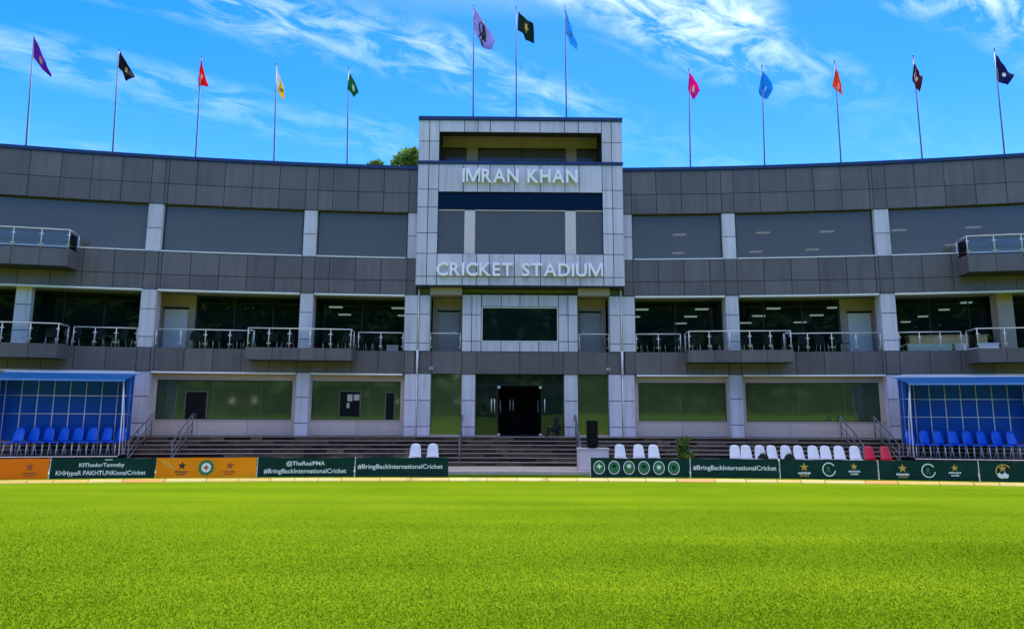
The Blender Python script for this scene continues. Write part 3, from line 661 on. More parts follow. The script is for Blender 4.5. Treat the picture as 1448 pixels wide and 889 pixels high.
# raised letters
def letters(text, xc, z, height, width, y, depth, m, parent, name='letter', bold=0.018):
    items = []; x = 0.0
    for ch in text:
        if ch == ' ': x += 0.42; continue
        if ch == 'M':
            t, wM, hM, dd = .095, .80, .73, .5 * depth / height
            o = [(0, 0), (t, 0), (t, .50), (wM / 2 - .055, 0), (wM / 2 + .055, 0), (wM - t, .50), (wM - t, 0), (wM, 0), (wM, hM), (wM - t - .035, hM), (wM / 2, .19), (t + .035, hM), (0, hM)]
            tri = [(0, 1, 2), (0, 2, 12), (12, 2, 11), (2, 3, 11), (3, 10, 11), (3, 4, 10), (4, 9, 10), (4, 5, 9), (5, 8, 9), (5, 6, 8), (6, 7, 8)]
            n_ = len(o); me = bpy.data.meshes.new(name)
            me.from_pydata([(a, b, dd) for a, b in o] + [(a, b, -dd) for a, b in o], [], tri + [tuple(i + n_ for i in reversed(q)) for q in tri] + [(i, i + n_, (i + 1) % n_ + n_, (i + 1) % n_) for i in range(n_)]); me.update()
            co = np.array([(a, b, dd) for a, b in o] + [(a, b, -dd) for a, b in o], np.float32)
            items.append((me, co, x, wM)); x += wM + 0.10; continue
        cu = bpy.data.curves.new(name, 'FONT'); cu.body = ch; cu.size = 1.0; cu.extrude = 0.0; cu.offset = bold; cu.resolution_u = 4
        ob = bpy.data.objects.new('tmp', cu); COL.objects.link(ob); bpy.context.view_layer.update()
        cu.extrude = 0.5 * depth / height
        me = bpy.data.meshes.new_from_object(ob.evaluated_get(bpy.context.evaluated_depsgraph_get()))
        bpy.data.objects.remove(ob)
        co = np.empty(len(me.vertices) * 3, np.float32); me.vertices.foreach_get('co', co); co = co.reshape(-1, 3)
        x0, x1 = co[:, 0].min(), co[:, 0].max(); co[:, 0] -= x0
        items.append((me, co, x, x1 - x0)); x += (x1 - x0) + 0.10
    total = x - 0.10; sx = width / total
    capz = 0.73
    for me, co, px, wdt in items:
        v = np.stack([co[:, 0] * sx, co[:, 2] * height, co[:, 1] * height / capz], 1)
        me.vertices.foreach_set('co', v.astype(np.float32).ravel()); me.update(); me.materials.clear(); me.materials.append(MATS[m])
        put(bpy.data.objects.new(name, me), parent, Matrix.Translation((xc - width / 2 + px * sx, y, z)))
letters('IMRAN KHAN', -0.03, 12.60, 0.64, 5.24, TY - .12, 0.15, 'letter_white', tw)
letters('CRICKET STADIUM', -0.03, 8.27, 0.60, 7.42, TY - .12, 0.15, 'letter_white', tw)

# ================================================================= FLAGS
FL = [
((-21.76, 28.31, -21.99, 18.89), [(0.03, 0.0), (0.44, -0.76), (0.95, -1.65)], [(0.1, -0.99), (0.32, -1.21), (0.52, -1.52), (0.86, -1.83)], (0.22, 0.015, 0.42), 'print_gold', 'purple flag with small gold emblem on the leftmost roof pole'),
((-18.35, 28.96, -18.54, 18.72), [(0.06, -0.07), (0.46, -0.73), (0.89, -1.39)], [(0.08, -0.92), (0.32, -1.15), (0.51, -1.6)], (0.008, 0.008, 0.02), 'print_gold', 'black flag with gold emblem on the left roof'),
((-14.9, 29.51, -14.99, 18.72), [(0.02, -0.16), (0.21, -0.81), (0.39, -1.44)], [(-0.02, -0.6), (-0.09, -1.1), (-0.0, -1.57)], (0.85, 0.008, 0.015), 'print_white', 'limp bright red flag on the left roof'),
((-11.46, 29.94, -11.62, 18.63), [(0.03, -0.27), (0.22, -0.71), (0.51, -1.49)], [(0.07, -1.14), (0.21, -1.5), (0.39, -1.81)], (0.85, 0.62, 0.02), 'print_black', 'limp yellow flag with pale hoist on the left roof'),
((-8.14, 30.25, -8.27, 18.62), [(0.07, -0.28), (0.32, -0.7), (0.51, -1.15)], [(-0.02, -1.1), (0.15, -1.24), (0.35, -1.58)], (0.015, 0.22, 0.05), 'print_white', 'green flag with white emblem on the roof left of the tower'),
((-2.23, 29.9, -2.27, 21.75), [(0.01, -0.13), (0.45, -0.85), (1.04, -1.81)], [(0.03, -1.31), (0.3, -1.86), (0.42, -2.2), (0.89, -2.36)], (0.45, 0.40, 0.75), 'print_black', 'large lavender flag with black emblem on the tower'),
((-0.2, 29.9, -0.22, 21.67), [(0.11, -0.26), (0.5, -0.65), (0.83, -0.98)], [(0.07, -1.23), (0.36, -1.47), (0.45, -1.73), (0.88, -1.85)], (0.006, 0.045, 0.03), 'print_gold', 'dark green flag with gold crest on the middle pole of the tower'),
((2.17, 29.9, 2.15, 21.73), [(0.02, -0.18), (0.24, -0.88), (0.55, -2.03)], [(-0.01, -1.34), (0.14, -1.7), (0.23, -2.01), (0.54, -2.22)], (0.07, 0.44, 0.85), 'print_black', 'drooping sky blue flag on the right pole of the tower'),
((8.05, 30.25, 8.16, 18.73), [(0.01, -0.21), (0.26, -0.59), (0.55, -1.0)], [(-0.1, -1.08), (0.01, -1.23), (0.14, -1.66)], (0.80, 0.006, 0.36), 'print_white', 'magenta pink flag with white emblem on the right roof'),
((11.46, 29.94, 11.59, 18.77), [(0.01, -0.28), (0.25, -0.65), (0.54, -1.12)], [(-0.24, -1.35), (-0.08, -1.59), (0.11, -1.77)], (0.02, 0.36, 0.80), 'print_white', 'diamond shaped mid blue flag on the right roof'),
((14.86, 29.51, 14.9, 18.79), [(0.03, -0.32), (0.14, -0.88), (0.29, -1.59)], [(-0.22, -1.28), (0.0, -1.45), (0.25, -1.73)], (0.85, 0.14, 0.02), 'print_white', 'limp orange flag on the right roof'),
((18.32, 28.97, 18.32, 18.8), [(-0.01, -0.38), (0.21, -0.73), (0.33, -1.04)], [(-0.15, -1.12), (-0.06, -1.64), (0.11, -1.85)], (0.16, 0.012, 0.02), 'print_white', 'dark maroon flag wrapped about its pole on the right roof'),
((21.63, 28.34, 21.69, 18.8), [(0.02, -0.27), (0.4, -0.79), (0.7, -1.3)], [(-0.05, -1.48), (0.04, -1.68), (0.42, -1.77)], (0.015, 0.01, 0.16), 'print_white', 'navy blue flag with tiny white emblem on the rightmost roof pole'),
]
def poly_at(P, u):
    d = [0]
    for a, b in zip(P, P[1:]): d.append(d[-1] + math.dist(a, b))
    t = u * d[-1]
    for i in range(len(P) - 1):
        if t <= d[i + 1] + 1e-9:
            k = (t - d[i]) / max(1e-9, d[i + 1] - d[i]); return (P[i][0] + (P[i + 1][0] - P[i][0]) * k, P[i][1] + (P[i + 1][1] - P[i][1]) * k)
    return P[-1]
EMB = {0: [(0, 1), (.5, .35), (1, .2), (.6, -.3), (.7, -1), (0, -.6), (-.7, -1), (-.6, -.3), (-1, .2), (-.5, .35)]}
for i, ((bx, by, tx, tz), top, bot, col, em, lab) in enumerate(FL):
    tower = 5 <= i <= 7; bz = 15.79 if tower else COR - 0.45
    root = empty('flagpole', (bx, by, bz)); tag(root, lab, 'flag', 'flags on the stadium roof')
    MB().tube([(bx, by, bz), (bx + (tx - bx) * .5, by, (bz + tz) / 2), (tx, by, tz)], [0.036, 0.030, 0.022], 8).build('pole', 'pole_metal', root, smooth=True)
    MB().tube([(bx, by, bz), (bx, by, bz + .12)], [0.11, 0.07], 10).build('base_plate', 'steel', root)
    MB().tube([(tx, by, tz - .01), (tx, by, tz + .025), (tx, by, tz + .05)], [0.03, 0.04, 0.012], 8).build('finial', 'pole_metal', root, smooth=True)
    MB().tube([(bx + .05, by - .03, bz + .9), (tx + .035, by - .03, tz - .05)], .006, 4).build('halyard', 'print_white', root)
    mat('flag_cloth_%d' % i, col, 0.85, trans=0.55, noise_amt=0.10, nscale=5)
    ph = random.uniform(0, 6)
    def surf(u, v, lift=0.0):
        a, b = poly_at(top, u), poly_at(bot, u)
        sag = 0.05 * math.sin(math.pi * v) * u
        x = a[0] + (b[0] - a[0]) * v; z = a[1] + (b[1] - a[1]) * v
        y = (0.13 * math.sin(5.2 * u + 3.0 * v + ph) + 0.06 * math.sin(11 * u - 4 * v + ph)) * (0.25 + 0.75 * u) * min(1, u * 4) * 0.9
        return Vector((tx + x + sag * .3, by - 0.035 + y - lift, tz + z))
    nu, nv = 16, 10
    G = [[surf(p / nu, q / nv) for q in range(nv + 1)] for p in range(nu + 1)]
    fl = MB().shell(G, 0.006).build('flag', 'flag_cloth_%d' % i, root, smooth=True)
    if i == 3: MB().shell([[surf(p / 24, q / nv, .012) for q in range(nv + 1)] for p in range(10)], 0.003).build('hoist_panel', 'print_white', fl, smooth=True)
    # emblem following the cloth
    cu, cv, ru, rv = (0.55, 0.5, 0.17, 0.26) if i not in (3, 5) else ((0.75, 0.45, 0.10, 0.2) if i == 3 else (0.52, 0.45, 0.22, 0.30))
    if i in (2, 7, 9, 11, 12): ru *= .6; rv *= .6
    def star_emblem(cu, cv, ru, rv, k=9):
        mb = MB(); pts = []
        for a in range(2 * k):
            rad = 1.0 if a % 2 == 0 else 0.55; th = math.pi * a / k
            pts.append(surf(cu + ru * rad * math.cos(th), cv + rv * rad * math.sin(th), 0.02))
        c = surf(cu, cv, 0.02); vs = [c] + pts
        mb.add(vs, [(0, 1 + a, 1 + (a + 1) % (2 * k)) for a in range(2 * k)]); return mb
    if i == 5:
        mb = MB()
        for pts in ([(.33, .2), (.30, .5), (.42, .75), (.36, .9)], [(.42, .12), (.52, .2), (.60, .32), (.66, .5)], [(.45, .3), (.52, .45), (.48, .6), (.6, .7)], [(.56, .4), (.62, .55), (.7, .62)], [(.5, .82), (.58, .9), (.66, .86)]):
            mb.tube([surf(u, v, .02) for u, v in pts], 0.045, 5)
        mb.build('emblem', em, fl, smooth=True)
    else: star_emblem(cu, cv, ru, rv, 5 if i in (6, 8) else 7).build('emblem', em, fl)

# ================================================================= ADVERTISING BOARDS
DB, RB = 24.0, 95.0
def add_text(parent, body, xc, z, cap, width, m, place, bold=0.013):
    cu = bpy.data.curves.new('lettering', 'FONT'); cu.body = body; cu.size = 1; cu.align_x = 'CENTER'; cu.offset = bold; cu.resolution_u = 3
    ob = bpy.data.objects.new('tmp', cu); COL.objects.link(ob); bpy.context.view_layer.update()
    me = bpy.data.meshes.new_from_object(ob.evaluated_get(bpy.context.evaluated_depsgraph_get())); bpy.data.objects.remove(ob)
    co = np.empty(len(me.vertices) * 3, np.float32); me.vertices.foreach_get('co', co); co = co.reshape(-1, 3)
    wdt = co[:, 0].max() - co[:, 0].min(); co[:, 0] -= (co[:, 0].max() + co[:, 0].min()) / 2
    v = np.stack([xc + co[:, 0] * width / wdt, np.full(len(co), -0.006), z + co[:, 1] * cap / 0.73], 1)
    me.vertices.foreach_set('co', v.astype(np.float32).ravel()); me.update(); me.materials.clear(); me.materials.append(MATS[m])
    return put(bpy.data.objects.new('lettering', me), parent, place)
def flat(parent, pts_list, m, name, place, y=-0.006):
    mb = MB()
    for pts in pts_list: mb.prism(pts, y, y + 0.004)
    return mb.build(name, m, parent, place)
def star(cx, cz, r, r2=0.42, k=5): return [(cx + (r if a % 2 == 0 else r * r2) * math.sin(math.pi * a / k), cz + (r if a % 2 == 0 else r * r2) * math.cos(math.pi * a / k)) for a in range(2 * k)]
def disc(cx, cz, r, k=18, sx=1.0): return [(cx + r * sx * math.cos(2 * math.pi * a / k), cz + r * math.sin(2 * math.pi * a / k)) for a in range(k)]
def ring(cx, cz, r, t, k=22, sx=1.0, gap=0):
    o = []
    for a in range(k - gap):
        t0, t1 = 2 * math.pi * a / k + .6, 2 * math.pi * (a + 1) / k + .6
        o.append([(cx + r * sx * math.cos(t0), cz + r * math.sin(t0)), (cx + r * sx * math.cos(t1), cz + r * math.sin(t1)), (cx + (r - t) * sx * math.cos(t1), cz + (r - t) * math.sin(t1)), (cx + (r - t) * sx * math.cos(t0), cz + (r - t) * math.sin(t0))])
    return o
def dashes(cx, cz, wdt, h, n):
    o = []; x = cx - wdt / 2; st = wdt / n
    for k in range(n):
        l = st * random.uniform(.6, .86); hh = h * random.uniform(.7, 1.0); o.append([(x, cz - h / 2), (x + l, cz - h / 2), (x + l, cz - h / 2 + hh), (x, cz - h / 2 + hh)]); x += st
    return o
BH = 0.655
def board(x0, x1, m, label, tilt=0.06):
    xc = (x0 + x1) / 2; p = arcP(xc, 0, 0.0, DB, RB)
    wdt = (x1 - x0) * math.sqrt(1 + (xc / RB) ** 2) - .03
    root = empty('advertising_board', p, arcA(xc, RB)); tag(root, label, 'board', 'advertising boards along the boundary')
    place = W[root] @ Matrix.Translation((0, 0, .02)) @ Matrix.Rotation(-tilt, 4, 'X')
    # slightly slack printed sheet
    nx, nz_ = 14, 4; ph = random.uniform(0, 9)
    G = [[(-wdt / 2 + wdt * i / nx, 0.0015 * math.sin(i * 1.9 + ph) * (j / nz_), BH * j / nz_ + (.008 * math.sin(i * .9 + ph) if j == nz_ else 0)) for j in range(nz_ + 1)] for i in range(nx + 1)]
    MB().shell(G, 0.006).build('face', m, root, place)
    fr = MB()
    for x in (-wdt / 2 + .05, 0, wdt / 2 - .05): fr.tube([(x, .03, 0), (x, .03, BH)], .015); fr.tube([(x, .03, BH * .9), (x, .40, -.02 + 0.0)], .013)
    fr.tube([(-wdt / 2, .03, BH - .02), (wdt / 2, .03, BH - .02)], .014); fr.build('stand', 'board_back', root, place, smooth=True)
    MB().box(-wdt / 2 - .02, -wdt / 2 - .004, -.012, .012, 0, BH + .01).build('edge_strip', 'print_white' if m == 'board_green' else 'board_amber', root, place)
    return root, place, wdt
def team_logo(r, pl, cx, m, cz=None, m2=None):
    cz = BH * .60 if cz is None else cz
    flat(r, [star(cx, cz, .15)], m, 'star_emblem', pl); flat(r, dashes(cx, BH * .30, .42, .075, 8), m2 or m, 'small_print', pl); flat(r, dashes(cx, BH * .17, .30, .05, 6), m, 'small_print', pl)
def wreath_logo(r, pl, cx, cz=None, R0=.25, m='print_green'):
    cz = BH * .5 if cz is None else cz
    flat(r, [disc(cx, cz, R0)], m, 'badge', pl); flat(r, [disc(cx, cz, R0 * .72)], 'print_white', 'badge', pl, -.011); flat(r, [star(cx, cz, R0 * .45, .5, 4)], 'print_rust', 'badge', pl, -.016)
    flat(r, [disc(cx + R0 * 1.03 * math.cos(a), cz + R0 * 1.03 * math.sin(a), .045, 8) for a in np.linspace(0, 6.28, 15)[:-1]], m, 'wreath', pl, -.004)
# left run
r, pl, wdt = board(-18.6, -15.66, 'board_orange', 'orange board with star and round badge, cut off at the left edge'); team_logo(r, pl, .92, 'print_rust'); wreath_logo(r, pl, -.35)
r, pl, wdt = board(-15.64, -12.42, 'board_green', 'dark green board lettered with overlapping words, below the left blue shelter')
add_text(r, 'KfThedorTamntby', -.05, BH * .58, .13, 1.4, 'print_white', pl); add_text(r, 'KHHypeR PAKHTUNKionalCricket', -.05, BH * .17, .15, 2.76, 'print_white', pl)
flat(r, dashes(.15, BH * .93, .25, .035, 4), 'print_white', 'small_print', pl)
r, pl, wdt = board(-12.40, -9.17, 'board_bright', 'amber orange board with two stars and a round green badge')
team_logo(r, pl, -.80, 'print_black'); wreath_logo(r, pl, -.02, R0=.22); team_logo(r, pl, .75, 'print_rust')
flat(r, [[(-1.55, BH * .95), (-1.2, BH * .75), (-.98, BH * .40), (-1.15, BH * .45), (-1.4, BH * .72)]], 'board_amber', 'swoosh', pl, -.0055)
r, pl, wdt = board(-9.15, -5.88, 'board_green', 'dark green board with two lines of white lettering')
add_text(r, '@ThaRealPMA', -.02, BH * .60, .14, 1.3, 'print_white', pl); add_text(r, '#BringBackInternationalCricket', -.02, BH * .20, .155, 2.78, 'print_white', pl)
r, pl, wdt = board(-5.86, -2.62, 'board_green', 'dark green one-line lettered board just left of the centre gap')
add_text(r, '#BringBackInternationalCricket', -.06, BH * .42, .155, 2.94, 'print_white', pl)
# right run
r, pl, wdt = board(2.34, 5.80, 'board_green', 'dark green board with a row of six round badges')
for k in range(6):
    cx = -1.42 + k * .52
    flat(r, ring(cx, BH * .5, .235, .028, 20, .86), 'print_white', 'badge_ring', pl); flat(r, [disc(cx, BH * .5, .185, 14, .86)], 'print_green', 'badge', pl)
    flat(r, [star(cx, BH * .55 + .02 * math.sin(k), .10, .5, 4 + k % 3)], 'board_green' if k % 2 else 'print_white', 'badge_figure', pl, -.011); flat(r, dashes(cx, BH * .27, .16, .04, 3), 'print_rust', 'badge_base', pl, -.012)
r, pl, wdt = board(5.82, 8.84, 'board_green', 'dark green one-line lettered board in front of the leafy potted plant'); add_text(r, '#BringBackInternationalCricket', 0, BH * .42, .16, 2.84, 'print_white', pl)
for a, b, lab in ((8.86, 12.08, 'dark green board with two stars and a ring crest, in front of the white chairs'), (12.10, 15.22, 'dark green board with two stars and a ring crest, below the red chairs')):
    r, pl, wdt = board(a, b, 'board_green', lab)
    team_logo(r, pl, -.80, 'print_gold', m2='print_white'); flat(r, ring(.02, BH * .5, .235, .035, 24, .95, 3), 'print_white', 'ring_crest', pl); add_text(r, 'R', .02, BH * .34, .20, .15, 'print_green', pl, .03)
    flat(r, [star(.85, BH * .66, .12)], 'print_gold', 'star_emblem', pl); flat(r, dashes(.85, BH * .42, .40, .06, 7), 'print_white', 'small_print', pl); flat(r, dashes(.85, BH * .28, .26, .05, 5), 'print_white', 'small_print', pl)
r, pl, wdt = board(15.24, 18.3, 'board_green', 'dark green board with gold and white crest at the right edge')
flat(r, ring(-.80, BH * .5, .25, .035, 24, 1.0, 9), 'print_gold', 'ring_crest', pl); flat(r, [star(-.83, BH * .66, .13)], 'print_gold', 'star_emblem', pl, -.011)
flat(r, [[(-1.02, BH * .3), (-.95, BH * .46), (-.86, BH * .36), (-.78, BH * .48), (-.66, BH * .34), (-.70, BH * .18), (-.94, BH * .18)]], 'print_white', 'crest', pl, -.012)

# boundary cushions: triangular foam wedges laid end to end
x = -19.0; k = 0
crop = ['rope_yellow', 'rope_cream', 'rope_yellow', 'rope_cream', 'rope_yellow', 'rope_yellow', 'rope_orange', 'rope_cream']
rope = empty('boundary_rope', arcP(0, 0, 0, 22.75, 100)); tag(rope, 'yellow and cream foam boundary rope lying along the edge of the grass', 'boundary rope')
while x < 19:
    l = random.choice((0.75, 1.0, 1.25)); x1 = x + l; v = []
    prof = [(-.12, .002), (.12, .002), (.10, .03), (.03, .095), (-.03, .095), (-.10, .03)]
    for xx in (x + .01, x1 - .01):
        for o, z in prof: v.append(arcP(xx, o, z * random.uniform(.96, 1.04), 22.75, 100))
    fc = [(5, 4, 3, 2, 1, 0), (6, 7, 8, 9, 10, 11)] + [(i, (i + 1) % 6, (i + 1) % 6 + 6, i + 6) for i in range(6)]
    MB().add(v, fc).build('cushion', random.choice(crop), rope); x = x1

# ================================================================= CHAIRS
def chair_proto(name, m, legs='white_tube', seat_z=0.44, back_h=0.46, wb=0.40, taper=.20, rs=.72, rr=.62):
    root = empty(name)
    nx, nb = 9, 8
    seat = []
    for i in range(nx):
        u = -1 + 2 * i / (nx - 1); row = []
        for j in range(7):
            t = j / 6; row.append((u * (wb / 2 + .015), -.21 + .42 * t, seat_z + .018 * u * u - .02 * math.sin(math.pi * t) - (.03 * (1 - t * 4) ** 2 if t < .25 else 0)))
        seat.append(row)
    s_ = MB().shell(seat, .018).build('seat', m, root, smooth=True)
    back = []
    for i in range(nx):
        u = -1 + 2 * i / (nx - 1); row = []
        for j in range(nb):
            t = j / (nb - 1); half = (wb / 2) * (1 - taper * t) * (1 if t < rs else math.sqrt(max(.0, 1 - ((t - rs) / (1 - rs) * rr) ** 2)))
            row.append((u * half, .20 + .10 * t + .035 * (1 - u * u), seat_z + .01 + back_h * t * (1 - .05 * u * u)))
        back.append(row)
    MB().shell(back, .016).build('backrest', m, root, smooth=True)
    for sx in (-1, 1):
        MB().tube([(sx * .17, -.15, seat_z - .02), (sx * .20, -.20, 0)], .014).build('leg', legs, root, smooth=True)
        MB().tube([(sx * .17, .16, seat_z - .02), (sx * .20, .24, 0)], .014).build('leg', legs, root, smooth=True)
    kids(root); return root
def place_all(proto, spots, cat, group):
    for i, (loc, rz, lab) in enumerate(spots):
        M = Matrix.Translation(loc) @ Matrix.Rotation(rz, 4, 'Z')
        if i == 0: o = proto; o.matrix_basis = M; W[o] = M
        else: o = copy_tree(proto, None, M)
        tag(o, lab, cat, group)
DC = 25.6
def cs_(x, z=0.10): p = arcP(x, 0, z, DC, 95); return tuple(p)
wp = chair_proto('white_chair', 'white_plastic', 'white_plastic', 0.46, 0.50, 0.45)
ordn = ['first', 'second', 'third', 'fourth', 'fifth', 'sixth', 'seventh', 'eighth', 'ninth', 'tenth', 'eleventh']
spots = [(cs_(-4.04), -.05, 'left of the two white chairs behind the board left of the centre gap'), (cs_(-3.36), .06, 'right of the two white chairs behind the board left of the centre gap'),
         (cs_(3.72), .10, 'left of the three white chairs beside the grey plinth'), (cs_(4.41), .05, 'middle of the three white chairs beside the grey plinth'), (cs_(4.98), .08, 'right of the three white chairs beside the grey plinth')]
wx = [1043, 1060, 1080, 1098, 1117, 1136, 1156, 1174, 1193, 1215]
for k, px in enumerate(wx):
    spots.append((cs_(7.99 + (px - 1043) * .0249), .10 + random.uniform(-.08, .08), ordn[k] + ' white chair from the left in the long row before the red chairs'))
place_all(wp, spots, 'chair', 'white plastic chairs behind the boards')
rp = chair_proto('red_chair', 'red_plastic', 'white_plastic', 0.46, 0.50, 0.45)
place_all(rp, [(cs_(12.78), .1, 'left of the two red chairs at the end of the white row'), (cs_(13.34), .14, 'right of the two red chairs at the end of the white row')], 'chair', 'red plastic chairs behind the boards')
for xx, lab in ((8.89, 'black shoulder bag lying on the third white chair of the long row'), (9.83, 'black bag lying on the fifth white chair of the long row')):
    p = Vector(cs_(xx, .57)); mb = MB()
    G = [[(p.x - .2 + .4 * i / 8, p.y - .05 - .06 * math.sin(math.pi * i / 8), p.z + .02 + (.19 * math.sin(math.pi * min(1, .12 + i / 9)) ) * j / 4) for j in range(5)] for i in range(9)]
    b_ = empty('bag', (p.x, p.y, p.z)); tag(b_, lab, 'bag')
    MB().shell(G, .09).build('body', 'black_cloth', b_, smooth=True); MB().tube([(p.x - .17, p.y - .02, p.z + .08), (p.x - .1, p.y - .1, p.z + .22), (p.x + .1, p.y - .1, p.z + .22), (p.x + .19, p.y - .02, p.z + .06)], .014).build('strap', 'black_cloth', b_, smooth=True)

# ================================================================= TEAM SHELTERS
DS = 27.6; DK = 0.56
def shelter(x0, x1, label):
    xc = (x0 + x1) / 2; p = arcP(xc, 0, 0, DS, 95); rz = arcA(xc, 95)
    root = empty('team_shelter', p, rz); tag(root, label, 'shelter', 'blue team shelters'); Wd = (x1 - x0) * math.sqrt(1 + (xc / 95) ** 2); h = Wd / 2
    M = W[root]; dp = 1.0
    MB().box(-h, h, -.12, dp + .1, .02, DK).build('deck', 'deck', root, M)
    for i in range(1): MB().tube([(-h, -.13, DK - .03), (h, -.13, DK - .03)], .022).build('deck_edge', 'steel', root, M)
    n = 8; zt = 3.64
    for i in range(n):     # back sheets
        a, b = -h + Wd * i / n, -h + Wd * (i + 1) / n
        for z0, z1 in ((1.12, 2.13), (2.13, 2.84), (2.84, zt)): MB().box(a + .006, b - .006, dp, dp + .015, z0 + .004, z1 - .004).build('back_sheet', 'blue_back', root, M)
    for i in range(n + 1): MB().tube([(-h + Wd * i / n, dp - .02, DK), (-h + Wd * i / n, dp - .02, zt)], .018).build('upright', 'white_tube', root, M, smooth=True)
    for z in (2.13, 2.84): MB().tube([(-h, dp - .035, z), (h, dp - .035, z)], .018).build('crossbar', 'white_tube', root, M, smooth=True)
    for s in (-1, 1):
        MB().prism([(0, 0)] * 0 + [(0, DK), (.01, DK), (.01, 3.2), (0, 3.2)], 0, 0.001) if False else None
        sp = MB(); sp.add([(s * h, .62, 1.15), (s * h, dp, 1.12), (s * h, dp, zt), (s * h, .10, 3.48), (s * (h + .012), .62, 1.15), (s * (h + .012), dp, 1.12), (s * (h + .012), dp, zt), (s * (h + .012), .10, 3.48)], [(0, 1, 2, 3), (7, 6, 5, 4), (0, 4, 5, 1), (1, 5, 6, 2), (2, 6, 7, 3), (3, 7, 4, 0)]); sp.build('side_sheet', 'blue_back', root, M)
        MB().tube([(s * h, -.02, DK), (s * h, -.05, 2.2), (s * (h - .02), -.12, 3.46)], .026).build('front_post', 'white_tube', root, M, smooth=True)
        MB().tube([(s * h, .30, DK), (s * h, .20, 1.9), (s * h, -.08, 3.1)], .018).build('brace', 'white_tube', root, M, smooth=True)
        MB().tube([(s * h, .55, DK), (s * h, .55, 3.58)], .016).build('brace', 'white_tube', root, M, smooth=True)
        for z in (2.13, 2.84): MB().tube([(s * h, .0, z), (s * h, dp, z)], .014).build('crossbar', 'white_tube', root, M, smooth=True)
    # curved roof sheet, front edge bent down
    prof = [(-.40, 3.36), (-.36, 3.42), (-.2, 3.47), (.2, 3.55), (.6, 3.64), (dp + .06, 3.74)]
    G = [[(-h - .12 + (Wd + .24) * i / 16, y, z) for y, z in prof] for i in range(17)]
    rf = MB().shell(G, .02).build('roof', 'blue_sheet', root, M)
    MB().tube([(-h - .12, dp + .07, 3.755), (h + .12, dp + .07, 3.755)], .03).build('roof_edge', 'white_tube', rf, M, smooth=True)
    for i in range(9): MB().tube([(-h + Wd * i / 8, y, z - .03) for y, z in prof[1:]], .014).build('rafter', 'white_tube', rf, M, smooth=True)
    return root
shelter(-19.95, -15.45, 'blue roofed team shelter with tubular grid back at the left edge')
shelter(15.25, 19.75, 'blue roofed team shelter with tubular grid back at the right edge')
bp_ = chair_proto('shelter_seat', 'blue_seat', 'white_tube', 0.50, 0.54, 0.50, .04, .45, .82)
spots = []
for k in range(8):
    x = -19.25 + k * .50; p = arcP(x, -.40, DK, DS, 95); spots.append((tuple(p), -.22 + random.uniform(-.07, .07), ordn[k] + ' blue bucket seat from the left inside the left team shelter'))
for k in range(8):
    x = 15.52 + k * .51; p = arcP(x, -.40, DK - .02 + .02, DS, 95); spots.append((tuple(p), .22 + random.uniform(-.07, .07), ordn[k] + ' blue bucket seat from the left inside the right team shelter'))
place_all(bp_, spots, 'seat', 'blue seats in the team shelters')

# ================================================================= HANDRAILS ON THE STEPS
def handrail(x, label, lean=0.0):
    root = empty('handrail', tuple(arcP(x, 2.6, 0.1))); tag(root, label, 'handrail', 'steel handrails on the steps')
    pts = [arcP(x, o, 0) for o in (2.55, 1.7, 0.9, 0.30)]; zs = [0.10, 0.57, 0.89, 1.20]
    top = [Vector((p.x + lean * i, p.y, z + .95)) for i, (p, z) in enumerate(zip(pts, zs))]
    end0 = Vector((pts[0].x, pts[0].y - .12, .95)); 
    MB().tube([end0, *top, top[-1] + Vector((0, .25, -.02)), top[-1] + Vector((0, .27, -.25))], .026, 8).build('top_rail', 'rail_steel', root, smooth=True)
    MB().tube([t - Vector((0, 0, .38)) for t in top], .018, 8).build('mid_rail', 'rail_steel', root, smooth=True)
    MB().tube([t - Vector((0, 0, .66)) for t in top], .018, 8).build('low_rail', 'rail_steel', root, smooth=True)
    for p, z, t in zip(pts, zs, top): MB().tube([(p.x, p.y, z - .02), t], .024, 8).build('post', 'rail_steel', root, smooth=True)
handrail(-2.55, 'steel handrail at the left edge of the central stair'); handrail(2.45, 'steel handrail beside the black loudspeaker')
handrail(-13.9, 'steel handrail rising above the amber orange board'); handrail(-15.5, 'steel handrail next to the left blue shelter')
handrail(13.75, 'steel handrail on the steps behind the white chairs'); handrail(15.1, 'steel handrail next to the right blue shelter')

# ================================================================= LOUDSPEAKER, PLINTH, PLANT, PERSON
pl_ = empty('plinth_box', (2.65, 25.4, .1)); tag(pl_, 'pale grey panelled plinth box at the foot of the stair', 'plinth')
box6('body', pl_, 2.10, 3.22, 25.42, 26.1, .10, .89, 'plinth'); box6('top_slab', pl_, 2.07, 3.25, 25.38, 26.13, .892, .93, 'plinth'); box6('front_panel', pl_, 2.12, 3.20, 25.405, 25.418, .14, .87, 'plinth')
sp = empty('loudspeaker', (2.63, 25.6, .93)); tag(sp, 'tall black loudspeaker standing on the pale grey plinth', 'loudspeaker')
box6('cabinet', sp, 2.44, 2.83, 25.48, 25.84, .96, 1.95, 'black'); box6('foot', sp, 2.50, 2.77, 25.50, 25.80, .932, .959, 'deck')
box6('grille', sp, 2.46, 2.81, 25.465, 25.479, .99, 1.93, 'deck')
for z in (1.2, 1.6): MB().add([(2.635 + .13 * math.cos(a), 25.463, z + .13 * math.sin(a)) for a in np.linspace(0, 6.283, 17)[:-1]], [tuple(range(16))]).build('driver', 'black', sp)
pt = empty('potted_plant', (6.2, 25.9, .1)); tag(pt, 'leafy green potted plant behind the lettered board', 'plant')
MB().tube([(6.2, 25.9, .10), (6.2, 25.9, .14), (6.2, 25.9, .40), (6.2, 25.9, .43)], [.13, .15, .21, .22], 14).build('pot', 'pot', pt, smooth=True)
